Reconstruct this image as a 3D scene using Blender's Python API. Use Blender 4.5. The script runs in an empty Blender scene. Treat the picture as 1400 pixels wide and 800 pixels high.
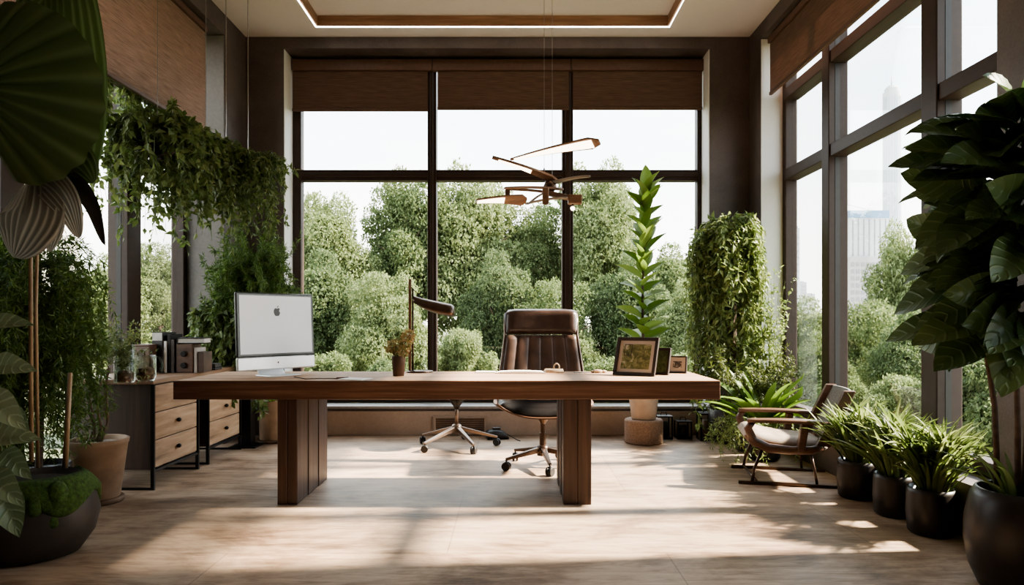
import bpy, math, random
import numpy as np
from mathutils import Vector, Matrix, Euler

SC = bpy.context.scene
COL = SC.collection
PI = math.pi
F = 900.0          # focal length in pixels of the 1400 px wide frame
EYE = 1.107        # camera height

def at(px, py, Y):
    """world point seen at pixel (px, py) at distance Y in front of the camera"""
    return Vector(((px - 700) / F * Y, Y, EYE + (440 - py) / F * Y))

# ------------------------------------------------------------------ materials
def _mat(name):
    m = bpy.data.materials.new(name); m.use_nodes = True
    nt = m.node_tree; nt.nodes.clear()
    out = nt.nodes.new('ShaderNodeOutputMaterial')
    return m, nt, out

def _n(nt, typ, **kw):
    n = nt.nodes.new(typ)
    for k, v in kw.items():
        if k in n.inputs.keys(): n.inputs[k].default_value = v
        else: setattr(n, k, v)
    return n

def _ramp(nt, fac, stops):
    r = nt.nodes.new('ShaderNodeValToRGB')
    el = r.color_ramp.elements
    el[0].position = stops[0][0]; el[0].color = (*stops[0][1], 1)
    el[1].position = stops[-1][0]; el[1].color = (*stops[-1][1], 1)
    for p, c in stops[1:-1]:
        e = el.new(p); e.color = (*c, 1)
    nt.links.new(fac, r.inputs['Fac'])
    return r

def _coord(nt, scale, space='Object', rot=(0, 0, 0)):
    tc = nt.nodes.new('ShaderNodeTexCoord')
    mp = nt.nodes.new('ShaderNodeMapping')
    mp.inputs['Scale'].default_value = scale
    mp.inputs['Rotation'].default_value = rot
    nt.links.new(tc.outputs[space], mp.inputs['Vector'])
    return mp.outputs['Vector']

def plain(name, c, rough=.5, metal=0, noise=.12, scale=30, bump=0.0, emit=0, coat=0, spec=.5):
    m, nt, out = _mat(name)
    b = _n(nt, 'ShaderNodeBsdfPrincipled', Roughness=rough, Metallic=metal)
    b.inputs['Coat Weight'].default_value = coat
    b.inputs['Specular IOR Level'].default_value = spec
    v = _coord(nt, (scale,) * 3)
    nz = _n(nt, 'ShaderNodeTexNoise', Detail=5.0, Scale=1.0)
    nt.links.new(v, nz.inputs['Vector'])
    lo = tuple(x * (1 - noise) for x in c); hi = tuple(min(1, x * (1 + noise)) for x in c)
    r = _ramp(nt, nz.outputs['Fac'], [(.3, lo), (.7, hi)])
    nt.links.new(r.outputs[0], b.inputs['Base Color'])
    if bump:
        bp = _n(nt, 'ShaderNodeBump', Strength=bump, Distance=.01)
        nt.links.new(nz.outputs['Fac'], bp.inputs['Height'])
        nt.links.new(bp.outputs[0], b.inputs['Normal'])
    if emit:
        b.inputs['Emission Color'].default_value = (*c, 1); b.inputs['Emission Strength'].default_value = emit
    nt.links.new(b.outputs[0], out.inputs[0])
    return m

def wood(name, dark, mid, light, scale=(2, 30, 30), rough=.45, bump=.15, space='Object', spec=.5):
    """grain runs along the axis with the small scale"""
    m, nt, out = _mat(name)
    b = _n(nt, 'ShaderNodeBsdfPrincipled', Roughness=rough)
    b.inputs['Specular IOR Level'].default_value = spec
    v = _coord(nt, scale, space)
    n1 = _n(nt, 'ShaderNodeTexNoise', Scale=1.0, Detail=8.0, Roughness=.62, Distortion=.6)
    nt.links.new(v, n1.inputs['Vector'])
    v2 = _coord(nt, tuple(s * .28 for s in scale), space)
    n2 = _n(nt, 'ShaderNodeTexNoise', Scale=1.0, Detail=3.0, Distortion=1.2)
    nt.links.new(v2, n2.inputs['Vector'])
    mx = _n(nt, 'ShaderNodeMath', operation='ADD')
    nt.links.new(n1.outputs['Fac'], mx.inputs[0]); nt.links.new(n2.outputs['Fac'], mx.inputs[1])
    hf = _n(nt, 'ShaderNodeMath', operation='MULTIPLY'); hf.inputs[1].default_value = .5
    nt.links.new(mx.outputs[0], hf.inputs[0])
    r = _ramp(nt, hf.outputs[0], [(.34, dark), (.5, mid), (.64, light)])
    nt.links.new(r.outputs[0], b.inputs['Base Color'])
    bp = _n(nt, 'ShaderNodeBump', Strength=bump, Distance=.004)
    nt.links.new(n1.outputs['Fac'], bp.inputs['Height']); nt.links.new(bp.outputs[0], b.inputs['Normal'])
    nt.links.new(b.outputs[0], out.inputs[0])
    return m

def concrete(name, dark, light, rough=.7, scale=1.6, bump=.25):
    m, nt, out = _mat(name)
    b = _n(nt, 'ShaderNodeBsdfPrincipled', Roughness=rough)
    v = _coord(nt, (scale,) * 3)
    n1 = _n(nt, 'ShaderNodeTexNoise', Scale=1.0, Detail=10.0, Roughness=.65, Distortion=.4)
    nt.links.new(v, n1.inputs['Vector'])
    n2 = _n(nt, 'ShaderNodeTexNoise', Scale=45.0, Detail=4.0)
    nt.links.new(v, n2.inputs['Vector'])
    mx = _n(nt, 'ShaderNodeMix', data_type='FLOAT'); mx.inputs[0].default_value = .25
    nt.links.new(n1.outputs['Fac'], mx.inputs[2]); nt.links.new(n2.outputs['Fac'], mx.inputs[3])
    r = _ramp(nt, mx.outputs[0], [(.32, dark), (.68, light)])
    nt.links.new(r.outputs[0], b.inputs['Base Color'])
    bp = _n(nt, 'ShaderNodeBump', Strength=bump, Distance=.01)
    nt.links.new(mx.outputs[0], bp.inputs['Height']); nt.links.new(bp.outputs[0], b.inputs['Normal'])
    nt.links.new(b.outputs[0], out.inputs[0])
    return m

def leaf(name, dark, mid, light, trans=.35, rough=.45, spec=.4, vein=0., sharp=6.):
    m, nt, out = _mat(name)
    g = nt.nodes.new('ShaderNodeNewGeometry')
    r = _ramp(nt, g.outputs['Random Per Island'], [(0, dark), (.5, mid), (1, light)])
    b = _n(nt, 'ShaderNodeBsdfPrincipled', Roughness=rough)
    b.inputs['Specular IOR Level'].default_value = spec
    if vein:      # paler veins; the mesh carries the vein phase as a point attribute
        at_ = nt.nodes.new('ShaderNodeAttribute'); at_.attribute_name = 'vein'
        m1 = _n(nt, 'ShaderNodeMath', operation='MULTIPLY'); m1.inputs[1].default_value = 2*PI; nt.links.new(at_.outputs['Fac'], m1.inputs[0])
        m2 = _n(nt, 'ShaderNodeMath', operation='COSINE'); nt.links.new(m1.outputs[0], m2.inputs[0])
        m3 = _n(nt, 'ShaderNodeMath', operation='MULTIPLY_ADD'); m3.inputs[1].default_value = .5; m3.inputs[2].default_value = .5; nt.links.new(m2.outputs[0], m3.inputs[0])
        m4 = _n(nt, 'ShaderNodeMath', operation='POWER'); m4.inputs[1].default_value = sharp; nt.links.new(m3.outputs[0], m4.inputs[0])
        hv = _n(nt, 'ShaderNodeHueSaturation', Value=1+vein, Saturation=.85); nt.links.new(r.outputs[0], hv.inputs['Color'])
        mv = _n(nt, 'ShaderNodeMix', data_type='RGBA'); nt.links.new(m4.outputs[0], mv.inputs[0]); nt.links.new(r.outputs[0], mv.inputs[6]); nt.links.new(hv.outputs[0], mv.inputs[7])
        bp = _n(nt, 'ShaderNodeBump', Strength=.5, Distance=.006); nt.links.new(m4.outputs[0], bp.inputs['Height']); nt.links.new(bp.outputs[0], b.inputs['Normal'])
        r = nt.nodes.new('NodeReroute'); nt.links.new(mv.outputs[2], r.inputs[0])
    nt.links.new(r.outputs[0], b.inputs['Base Color'])
    t = nt.nodes.new('ShaderNodeBsdfTranslucent')
    hs = _n(nt, 'ShaderNodeHueSaturation', Value=1.5, Saturation=1.1)
    nt.links.new(r.outputs[0], hs.inputs['Color']); nt.links.new(hs.outputs[0], t.inputs['Color'])
    mx = nt.nodes.new('ShaderNodeMixShader'); mx.inputs[0].default_value = trans
    nt.links.new(b.outputs[0], mx.inputs[1]); nt.links.new(t.outputs[0], mx.inputs[2])
    nt.links.new(mx.outputs[0], out.inputs[0])
    return m

def glass_pane(name, tint=(.97, .99, .98), gloss=.05):
    m, nt, out = _mat(name)
    tr = nt.nodes.new('ShaderNodeBsdfTransparent'); tr.inputs[0].default_value = (*tint, 1)
    gl = nt.nodes.new('ShaderNodeBsdfGlossy'); gl.inputs['Roughness'].default_value = .02
    lw = nt.nodes.new('ShaderNodeLayerWeight'); lw.inputs['Blend'].default_value = .12
    mp = _n(nt, 'ShaderNodeMath', operation='MULTIPLY_ADD'); mp.inputs[1].default_value = .35; mp.inputs[2].default_value = gloss * .3
    nt.links.new(lw.outputs['Fresnel'], mp.inputs[0])
    mx = nt.nodes.new('ShaderNodeMixShader')
    nt.links.new(mp.outputs[0], mx.inputs[0]); nt.links.new(tr.outputs[0], mx.inputs[1]); nt.links.new(gl.outputs[0], mx.inputs[2])
    nt.links.new(mx.outputs[0], out.inputs[0])
    return m

def blind_mat(name, c, trans):
    m, nt, out = _mat(name)
    v = _coord(nt, (6, 6, 120))
    nz = _n(nt, 'ShaderNodeTexNoise', Scale=1.0, Detail=4.0)
    nt.links.new(v, nz.inputs['Vector'])
    r = _ramp(nt, nz.outputs['Fac'], [(.3, tuple(x * .7 for x in c)), (.7, tuple(x * 1.25 for x in c))])
    b = _n(nt, 'ShaderNodeBsdfPrincipled', Roughness=.6)
    nt.links.new(r.outputs[0], b.inputs['Base Color'])
    t = nt.nodes.new('ShaderNodeBsdfTranslucent'); nt.links.new(r.outputs[0], t.inputs['Color'])
    mx = nt.nodes.new('ShaderNodeMixShader'); mx.inputs[0].default_value = trans
    nt.links.new(b.outputs[0], mx.inputs[1]); nt.links.new(t.outputs[0], mx.inputs[2])
    nt.links.new(mx.outputs[0], out.inputs[0])
    return m

def emission(name, c, s):
    m, nt, out = _mat(name)
    e = nt.nodes.new('ShaderNodeEmission'); e.inputs[0].default_value = (*c, 1); e.inputs[1].default_value = s
    nt.links.new(e.outputs[0], out.inputs[0]); return m

def floor_mat():
    m, nt, out = _mat('floor_stained_boards')
    b = _n(nt, 'ShaderNodeBsdfPrincipled', Roughness=.42)
    v = _coord(nt, (.9, 1.6, 1))
    n1 = _n(nt, 'ShaderNodeTexNoise', Scale=1.3, Detail=9.0, Roughness=.68, Distortion=.5)
    nt.links.new(v, n1.inputs['Vector'])
    v3 = _coord(nt, (2.2, 14, 1))
    n3 = _n(nt, 'ShaderNodeTexNoise', Scale=1.5, Detail=7.0, Roughness=.7, Distortion=.8)
    nt.links.new(v3, n3.inputs['Vector'])
    n2 = _n(nt, 'ShaderNodeTexNoise', Scale=.8, Detail=3.0)
    nt.links.new(v, n2.inputs['Vector'])
    br = _n(nt, 'ShaderNodeTexBrick', Scale=1.0)
    br.inputs['Color1'].default_value = (.88, .88, .88, 1); br.inputs['Color2'].default_value = (1.04, 1.0, .98, 1)
    br.inputs['Mortar'].default_value = (.62, .6, .58, 1); br.inputs['Mortar Size'].default_value = .003
    br.inputs['Brick Width'].default_value = 2.1; br.inputs['Row Height'].default_value = 1.15
    tc = nt.nodes.new('ShaderNodeTexCoord')
    mpb = nt.nodes.new('ShaderNodeMapping'); mpb.inputs['Location'].default_value = (.31, .3, 0)
    nt.links.new(tc.outputs['Object'], mpb.inputs['Vector']); nt.links.new(mpb.outputs[0], br.inputs['Vector'])
    mx = _n(nt, 'ShaderNodeMix', data_type='FLOAT'); mx.inputs[0].default_value = .36
    nt.links.new(n1.outputs['Fac'], mx.inputs[2]); nt.links.new(n3.outputs['Fac'], mx.inputs[3])
    r = _ramp(nt, mx.outputs[0], [(.36, FLOOR[0]), (.455, FLOOR[1]), (.525, FLOOR[2]), (.62, FLOOR[3])])
    mc = _n(nt, 'ShaderNodeMix', data_type='RGBA', blend_type='MULTIPLY'); mc.inputs[0].default_value = 1
    nt.links.new(r.outputs[0], mc.inputs[6]); nt.links.new(br.outputs['Color'], mc.inputs[7])
    nt.links.new(mc.outputs[2], b.inputs['Base Color'])
    rr = _n(nt, 'ShaderNodeMapRange'); rr.inputs['To Min'].default_value = .34; rr.inputs['To Max'].default_value = .6
    nt.links.new(n2.outputs['Fac'], rr.inputs[0]); nt.links.new(rr.outputs[0], b.inputs['Roughness'])
    bp = _n(nt, 'ShaderNodeBump', Strength=.12, Distance=.005)
    nt.links.new(mx.outputs[0], bp.inputs['Height']); nt.links.new(bp.outputs[0], b.inputs['Normal'])
    nt.links.new(b.outputs[0], out.inputs[0])
    return m

FLOOR = [(.115, .068, .042), (.29, .195, .13), (.45, .325, .23), (.58, .44, .325)]
M = {}
M['floor'] = floor_mat()
M['wall'] = concrete('dark_concrete', (.052, .038, .035), (.155, .125, .117), .5)
M['plinth'] = concrete('warm_concrete', (.29, .205, .155), (.46, .34, .265), .7)
M['ceil'] = concrete('ceiling_plaster', (.62, .57, .545), (.68, .63, .60), .9, .8, .05)
M['frame'] = plain('bronze_frame', (.040, .024, .018), .48, 0, .1, spec=.3)
M['sill'] = plain('pale_sill', (.30, .28, .26), .5)
M['plaster'] = concrete('bounce_plaster', (.62, .57, .52), (.70, .65, .60), .9, .8, .05)
M['reveal'] = concrete('pale_reveal', (.66, .65, .64), (.78, .77, .76), .8, 1.2, .1)
M['reveal_mid'] = concrete('grey_reveal', (.16, .14, .13), (.26, .235, .22), .75, .8, .2)
M['glass'] = glass_pane('window_glass')
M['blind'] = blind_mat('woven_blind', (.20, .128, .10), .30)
M['blind_lit'] = blind_mat('backlit_reddish_blind', (.40, .285, .24), .45)  # lighter blind colour stands in for window light from behind
M['rail'] = plain('blind_rail', (.12, .066, .048), .5)
M['cove'] = wood('cove_wood', (.24, .13, .08), (.36, .21, .135), (.46, .29, .20), (3, 3, 40))
M['led'] = emission('led_strip', (1, .93, .83), 5)
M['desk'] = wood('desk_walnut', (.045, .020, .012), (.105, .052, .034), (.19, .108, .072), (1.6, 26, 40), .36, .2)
M['desk_lit'] = wood('desk_walnut_lit', (.24, .14, .088), (.42, .27, .18), (.54, .37, .265), (1.4, 22, 40), .62, .12, spec=.15)  # same desk wood, lightened for the light that falls on the top
M['deskleg'] = wood('desk_leg_walnut', (.03, .014, .009), (.062, .031, .021), (.105, .057, .039), (36, 36, 1.4), .5, .2)
M['cabdark'] = wood('cabinet_dark_wood', (.022, .012, .009), (.045, .025, .018), (.075, .042, .030), (24, 24, 1.5), .5)
M['cabtop'] = wood('cabinet_top_wood', (.15, .085, .05), (.25, .15, .095), (.33, .21, .14), (26, 2, 30), .45)
M['drawer'] = wood('drawer_pale_wood', (.20, .12, .07), (.40, .26, .16), (.52, .36, .24), (20, 3, 26), .5)
M['black'] = plain('black_metal', (.014, .012, .011), .4, .5)
M['dark'] = plain('dark_plastic', (.018, .015, .014), .5)
M['bronze'] = plain('bronze_metal', (.09, .06, .045), .33, .8)
M['chrome'] = plain('worn_steel', (.20, .15, .12), .28, .85)
M['leather'] = plain('brown_leather', (.042, .023, .017), .36, 0, .35, 14, .12, coat=.15)
M['leather2'] = plain('tan_brown_leather', (.075, .042, .030), .42, 0, .4, 9, .15)
M['seatblack'] = plain('black_seat_leather', (.012, .010, .010), .4, 0, .2, 20, .08)
M['shell'] = wood('chair_shell_wood', (.10, .05, .03), (.17, .09, .055), (.24, .14, .09), (4, 30, 30))
M['alu'] = plain('aluminium', (.80, .81, .82), .28, .35, .02)
M['bezel'] = plain('screen_bezel', (.06, .065, .065), .25, .2, .05)
M['screen'] = plain('grey_screen', (.46, .46, .465), .22, 0, .015, 3, emit=.22)
M['ink'] = plain('logo_ink', (.03, .028, .028), .4)
M['paper'] = plain('white_paper', (.90, .885, .86), .7, 0, .02)
M['pagegrey'] = plain('grey_page', (.5, .47, .44), .7)
M['rope'] = plain('pale_rope', (.42, .32, .23), .8, 0, .3, 80, .3)
M['framewood'] = plain('picture_frame_wood', (.028, .018, .014), .42)
M['mat'] = plain('picture_mount', (.42, .37, .33), .7, 0, .04)
M['linen'] = plain('grey_linen', (.17, .165, .15), .85, 0, .3, 90, .3)
M['hide'] = plain('pale_hide', (.30, .235, .185), .6, 0, .25, 14, .1)
M['armwood'] = wood('armchair_wood', (.05, .024, .016), (.10, .05, .032), (.16, .085, .055), (6, 30, 30), .38)
M['potblack'] = plain('black_glazed_pot', (.022, .016, .013), .38, .1, .35, 18, .1)
M['bowl'] = plain('dark_stone_bowl', (.040, .032, .028), .55, 0, .4, 7, .25)
M['moss'] = plain('moss', (.040, .078, .012), .95, 0, .55, 60, .6)
M['terracotta'] = plain('sandy_terracotta', (.36, .245, .165), .75, 0, .22, 9, .15)
M['paleclay'] = plain('pale_clay', (.44, .33, .25), .7, 0, .14, 9, .1)
M['clayrim'] = plain('dark_clay_rim', (.13, .075, .045), .7, 0, .3, 12)
M['cork'] = plain('cork_stand', (.24, .15, .10), .85, 0, .3, 90, .4)
M['soil'] = plain('soil', (.025, .018, .013), .95, 0, .5, 60, .5)
M['gravel'] = plain('pale_gravel', (.36, .31, .26), .9, 0, .5, 90, .8)
M['bark'] = plain('bark', (.085, .055, .038), .85, 0, .4, 30, .5)
M['palebark'] = plain('pale_bark', (.17, .12, .09), .8, 0, .35, 30, .4)
M['bamboo'] = wood('bamboo_cane', (.16, .10, .055), (.24, .16, .09), (.32, .22, .13), (30, 30, 3))
M['wire'] = plain('steel_wire', (.35, .33, .31), .4, .6)
M['jar'] = glass_pane('jar_glass', (.90, .94, .90), .2)
M['jarsoil'] = plain('red_soil', (.13, .055, .03), .8, 0, .5, 40)
M['penwood'] = wood('pendant_wood', (.12, .06, .035), (.20, .11, .065), (.28, .17, .11), (4, 30, 30))
M['pengrey'] = plain('pendant_grey', (.24, .21, .19), .4)
M['glow'] = emission('pendant_glow', (1, .80, .58), 2.4)
M['stem'] = plain('green_stem', (.09, .12, .035), .6)
# foliage
M['tree_a'] = leaf('tree_leaf_mid', (.062, .088, .034), (.125, .16, .07), (.21, .245, .12), .4, .6, .2)
M['tree_b'] = leaf('tree_leaf_light', (.095, .125, .052), (.17, .205, .093), (.265, .30, .16), .4, .6, .2)
M['tree_c'] = leaf('tree_leaf_dark', (.045, .068, .029), (.09, .12, .054), (.15, .18, .09), .4, .6, .2)
M['vine'] = leaf('vine_leaf', (.055, .085, .024), (.115, .155, .052), (.20, .235, .10), .35)
M['climb'] = leaf('climber_leaf', (.095, .14, .042), (.195, .245, .09), (.31, .355, .16), .35)
M['fern'] = leaf('fern_green', (.05, .092, .022), (.10, .16, .04), (.165, .225, .07), .35)
M['fern_brown'] = leaf('olive_fern', (.04, .055, .015), (.075, .095, .028), (.12, .14, .045), .3)
M['nest'] = leaf('nest_fern', (.085, .15, .028), (.145, .225, .05), (.21, .30, .085), .4)
M['spider'] = leaf('spider_leaf', (.06, .09, .024), (.125, .165, .055), (.24, .275, .12), .4)
M['fig'] = leaf('fig_leaf', (.040, .072, .024), (.066, .108, .036), (.10, .15, .056), .15, .34, vein=.45, sharp=8.)
M['tall'] = leaf('tall_plant_leaf', (.085, .15, .03), (.145, .215, .055), (.22, .29, .09), .4)
M['giant'] = leaf('giant_leaf', (.046, .074, .026), (.054, .084, .03), (.066, .098, .036), .2, .36, vein=.9, sharp=3.)
M['giant2'] = leaf('giant_leaf_pale', (.06, .10, .032), (.07, .11, .038), (.08, .12, .044), .3, .4, vein=.8, sharp=3.)
M['silver'] = leaf('silver_leaf', (.20, .21, .185), (.235, .24, .215), (.28, .28, .25), .12, .38, vein=1.2, sharp=2.5)
M['blackleaf'] = leaf('black_leaf', (.02, .018, .014), (.03, .026, .02), (.05, .042, .032), .1, .4)
M['succulent'] = leaf('dusty_succulent', (.20, .21, .08), (.36, .30, .14), (.46, .33, .19), .25)
M['dust'] = leaf('pale_sprig', (.10, .14, .05), (.17, .20, .08), (.25, .26, .12), .4)
M['lawn'] = plain('lawn', (.11, .12, .07), .95, 0, .4, 3)
M['soft_tower'] = plain('hazy_tower', (.47, .49, .50), .9, 0, .02)  # distance haze is put into these pale city colours
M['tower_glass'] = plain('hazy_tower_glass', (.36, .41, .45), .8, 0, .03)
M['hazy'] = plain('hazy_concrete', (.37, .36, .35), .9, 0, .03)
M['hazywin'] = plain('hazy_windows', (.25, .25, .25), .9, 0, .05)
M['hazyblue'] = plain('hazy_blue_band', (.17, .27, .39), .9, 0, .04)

# ------------------------------------------------------------------ mesh building
class MB:
    def __init__(s): s.v = []; s.f = []
    def add(s, vs, fs, mat=None):
        o = len(s.v)
        for p in vs:
            p = Vector(p)
            s.v.append(tuple(mat @ p) if mat is not None else tuple(p))
        s.f += [tuple(i + o for i in f) for f in fs]
        return s
    def box(s, a, b, mat=None):
        (x0, y0, z0), (x1, y1, z1) = a, b
        return s.add([(x0,y0,z0),(x1,y0,z0),(x1,y1,z0),(x0,y1,z0),(x0,y0,z1),(x1,y0,z1),(x1,y1,z1),(x0,y1,z1)],
                     [(0,3,2,1),(4,5,6,7),(0,1,5,4),(1,2,6,5),(2,3,7,6),(3,0,4,7)], mat)
    def bar(s, p, q, w, h, up=(0,0,1), w2=None, h2=None):
        """rectangular bar from p to q, w wide and h high (w2, h2 at q)"""
        p, q = Vector(p), Vector(q); d = (q - p).normalized(); up = Vector(up)
        x = d.cross(up)
        if x.length < 1e-4: x = d.cross(Vector((1, 0, 0)))
        x.normalize(); z = x.cross(d).normalized()
        w2 = w if w2 is None else w2; h2 = h if h2 is None else h2
        vs = []
        for c, ww, hh in ((p, w, h), (q, w2, h2)):
            vs += [c - x*ww/2 - z*hh/2, c + x*ww/2 - z*hh/2, c + x*ww/2 + z*hh/2, c - x*ww/2 + z*hh/2]
        return s.add(vs, [(0,1,2,3),(7,6,5,4),(0,4,5,1),(1,5,6,2),(2,6,7,3),(3,7,4,0)])
    def tube(s, pts, r, n=8, cap=True):
        """round tube along points; r is a number or a list"""
        pts = [Vector(p) for p in pts]; m = len(pts)
        rs = r if isinstance(r, (list, tuple)) else [r] * m
        o = len(s.v); prev = None
        for i, p in enumerate(pts):
            t = (pts[min(i+1, m-1)] - pts[max(i-1, 0)]).normalized()
            if prev is None:
                x = t.cross(Vector((0,0,1)));
                if x.length < .05: x = t.cross(Vector((1,0,0)))
            else: x = prev - t * prev.dot(t)
            x.normalize(); prev = x; y = t.cross(x)
            for k in range(n):
                a = 2*PI*k/n
                s.v.append(tuple(p + (x*math.cos(a) + y*math.sin(a)) * rs[i]))
        for i in range(m-1):
            for k in range(n):
                k2 = (k+1) % n
                s.f.append((o+i*n+k, o+i*n+k2, o+(i+1)*n+k2, o+(i+1)*n+k))
        if cap:
            s.f.append(tuple(o+k for k in range(n))[::-1]); s.f.append(tuple(o+(m-1)*n+k for k in range(n)))
        return s
    def lathe(s, prof, n=32, c=(0,0,0), wob=None):
        """profile [(r,z)] turned about z"""
        o = len(s.v); m = len(prof)
        for r, z in prof:
            for k in range(n):
                a = 2*PI*k/n
                rr = r * (wob(a, z) if wob else 1)
                s.v.append((c[0]+rr*math.cos(a), c[1]+rr*math.sin(a), c[2]+z))
        for i in range(m-1):
            for k in range(n):
                k2 = (k+1) % n
                s.f.append((o+i*n+k, o+i*n+k2, o+(i+1)*n+k2, o+(i+1)*n+k))
        if prof[0][0] > 1e-6: s.f.append(tuple(o+k for k in range(n))[::-1])
        if prof[-1][0] > 1e-6: s.f.append(tuple(o+(m-1)*n+k for k in range(n)))
        return s
    def disc(s, p, r, axis, h, n=20):
        a = Vector(axis).normalized() * h/2; p = Vector(p)
        return s.tube([p-a, p+a], r, n)
    def slab(s, f, g, nu, nv):
        """closed solid between two surfaces f(u,v) and g(u,v)"""
        o = len(s.v); W = nu+1
        for fn in (f, g):
            for j in range(nv+1):
                for i in range(nu+1): s.v.append(tuple(fn(i/nu, j/nv)))
        N = W*(nv+1)
        for j in range(nv):
            for i in range(nu):
                a = o+j*W+i; s.f.append((a, a+1, a+W+1, a+W)); s.f.append((a+N, a+N+W, a+N+W+1, a+N+1))
        for i in range(nu):
            a = o+i; s.f.append((a, a+N, a+N+1, a+1))
            a = o+nv*W+i; s.f.append((a, a+1, a+N+1, a+N))
        for j in range(nv):
            a = o+j*W; s.f.append((a, a+W, a+N+W, a+N))
            a = o+j*W+nu; s.f.append((a, a+N, a+N+W, a+W))
        return s
    def ball(s, c, r, n=12, m=8, sq=(1,1,1)):
        prof = [(max(1e-7, math.sin(PI*i/m)), -math.cos(PI*i/m)) for i in range(m+1)]
        o = len(s.v)
        for pr, pz in prof:
            for k in range(n):
                a = 2*PI*k/n
                s.v.append((c[0]+r*sq[0]*pr*math.cos(a), c[1]+r*sq[1]*pr*math.sin(a), c[2]+r*sq[2]*pz))
        for i in range(m):
            for k in range(n):
                k2 = (k+1) % n
                s.f.append((o+i*n+k, o+i*n+k2, o+(i+1)*n+k2, o+(i+1)*n+k))
        return s
    def build(s, name, mat, parent=None, smooth=False, bevel=0, seg=2, sub=0, angle=40):
        me = bpy.data.meshes.new(name); me.from_pydata(s.v, [], s.f); me.update()
        return finish(name, me, mat, parent, smooth, bevel, seg, sub, angle)

def finish(name, me, mat, parent=None, smooth=False, bevel=0, seg=2, sub=0, angle=40):
    o = bpy.data.objects.new(name, me); COL.objects.link(o)
    if isinstance(mat, str): mat = M[mat]
    me.materials.append(mat)
    if parent is not None: o.parent = parent
    if smooth: me.polygons.foreach_set('use_smooth', [True]*len(me.polygons))
    if bevel:
        b = o.modifiers.new('bevel', 'BEVEL'); b.width = bevel; b.segments = seg; b.limit_method = 'ANGLE'; b.angle_limit = math.radians(35)
    if sub:
        b = o.modifiers.new('sub', 'SUBSURF'); b.levels = sub; b.render_levels = sub
    return o

def np_obj(name, V, Fc, mat, parent=None, smooth=False):
    me = bpy.data.meshes.new(name); me.from_pydata(np.asarray(V).tolist(), [], np.asarray(Fc).tolist()); me.update()
    return finish(name, me, mat, parent, smooth)

def set_vein(o, phase):
    a = o.data.attributes.new('vein', 'FLOAT', 'POINT'); a.data.foreach_set('value', np.asarray(phase, dtype=np.float32)); return o

def grid_vein(nl, nw, ribs, n, slant=1.0):
    ph = [[(j/nl)*ribs - abs(i/nw*2-1)*slant for i in range(nw+1)] for j in range(nl+1)]
    return np.tile(np.array(ph).ravel(), n)

def tag(o, label, cat, group=None, kind=None):
    o['label'] = label; o['category'] = cat
    if group: o['group'] = group
    if kind: o['kind'] = kind
    return o

def thing(name, label, cat, loc=(0,0,0), rz=0, group=None, kind=None):
    o = bpy.data.objects.new(name, None); COL.objects.link(o)
    o.empty_display_size = .1; o.location = loc; o.rotation_euler = (0, 0, rz)
    return tag(o, label, cat, group, kind)

def structure(name, mb, mat, label, cat, **kw):
    o = mb.build(name, mat, None, **kw); return tag(o, label, cat, None, 'structure')

def copy_tree(o, parent=None):
    c = o.copy(); COL.objects.link(c)
    if parent is not None: c.parent = parent
    for ch in list(o.children): copy_tree(ch, c)
    return c

# ------------------------------------------------------------------ leaves
def unit(a): return a / np.maximum(np.linalg.norm(a, axis=-1, keepdims=True), 1e-9)

def tmpl_small(w=.5, fold=.12, droop=.12):
    V = np.array([(0,0,0),(0,.5,0),(0,1,-droop),(-w/2,.42,fold),(w/2,.42,fold)])
    Fc = np.array([(0,4,1),(4,2,1),(0,1,3),(1,2,3)])
    return V, Fc

def tmpl_big(prof, nl=9, nw=6, fold=.15, droop=.3, ribs=0, amp=.012, wave=.0):
    """leaf blade of length 1 along y with cross profile prof(t) = half width"""
    V = []; Fc = []
    for j in range(nl+1):
        t = j/nl; hw = prof(t)
        for i in range(nw+1):
            u = i/nw*2-1
            z = abs(u)*hw*fold*2 - droop*t*t + amp*math.sin((t*ribs - abs(u)*1.2)*2*PI)*(1-abs(u)*.3)*(abs(u) > .01) + wave*math.sin(t*11+u*2)*abs(u)
            V.append((u*hw, t - abs(u)*hw*.0, z))
    W = nw+1
    for j in range(nl):
        for i in range(nw):
            a = j*W+i; Fc.append((a, a+1, a+W+1, a+W))
    return np.array(V), np.array(Fc)

def scatter(tm, O, D, N, S):
    V, Fc = tm
    O = np.asarray(O, float); D = unit(np.asarray(D, float)); N = np.asarray(N, float)
    X = np.cross(D, N); bad = np.linalg.norm(X, axis=1) < 1e-3
    X[bad] = np.cross(D[bad], [1., .2, .1]); X = unit(X); Z = np.cross(X, D)
    S = np.broadcast_to(np.asarray(S, float), (len(O),))
    P = (X[:,None,:]*V[None,:,0:1] + D[:,None,:]*V[None,:,1:2] + Z[:,None,:]*V[None,:,2:3]) * S[:,None,None] + O[:,None,:]
    k = len(V)
    FF = (Fc[None] + (np.arange(len(O))*k)[:,None,None]).reshape(-1, Fc.shape[1])
    return P.reshape(-1, 3), FF

def merge(*parts):
    Vs, Fs, o = [], [], 0
    for V, Fc in parts:
        Vs.append(V); Fs += [tuple(int(i)+o for i in f) for f in Fc]; o += len(V)
    return np.concatenate(Vs), Fs

def merge_np(parts):
    Vs, Fs, o = [], [], 0
    for V, Fc in parts:
        Vs.append(V); Fs.append(np.asarray(Fc)+o); o += len(V)
    return np.concatenate(Vs), np.concatenate(Fs)

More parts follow.
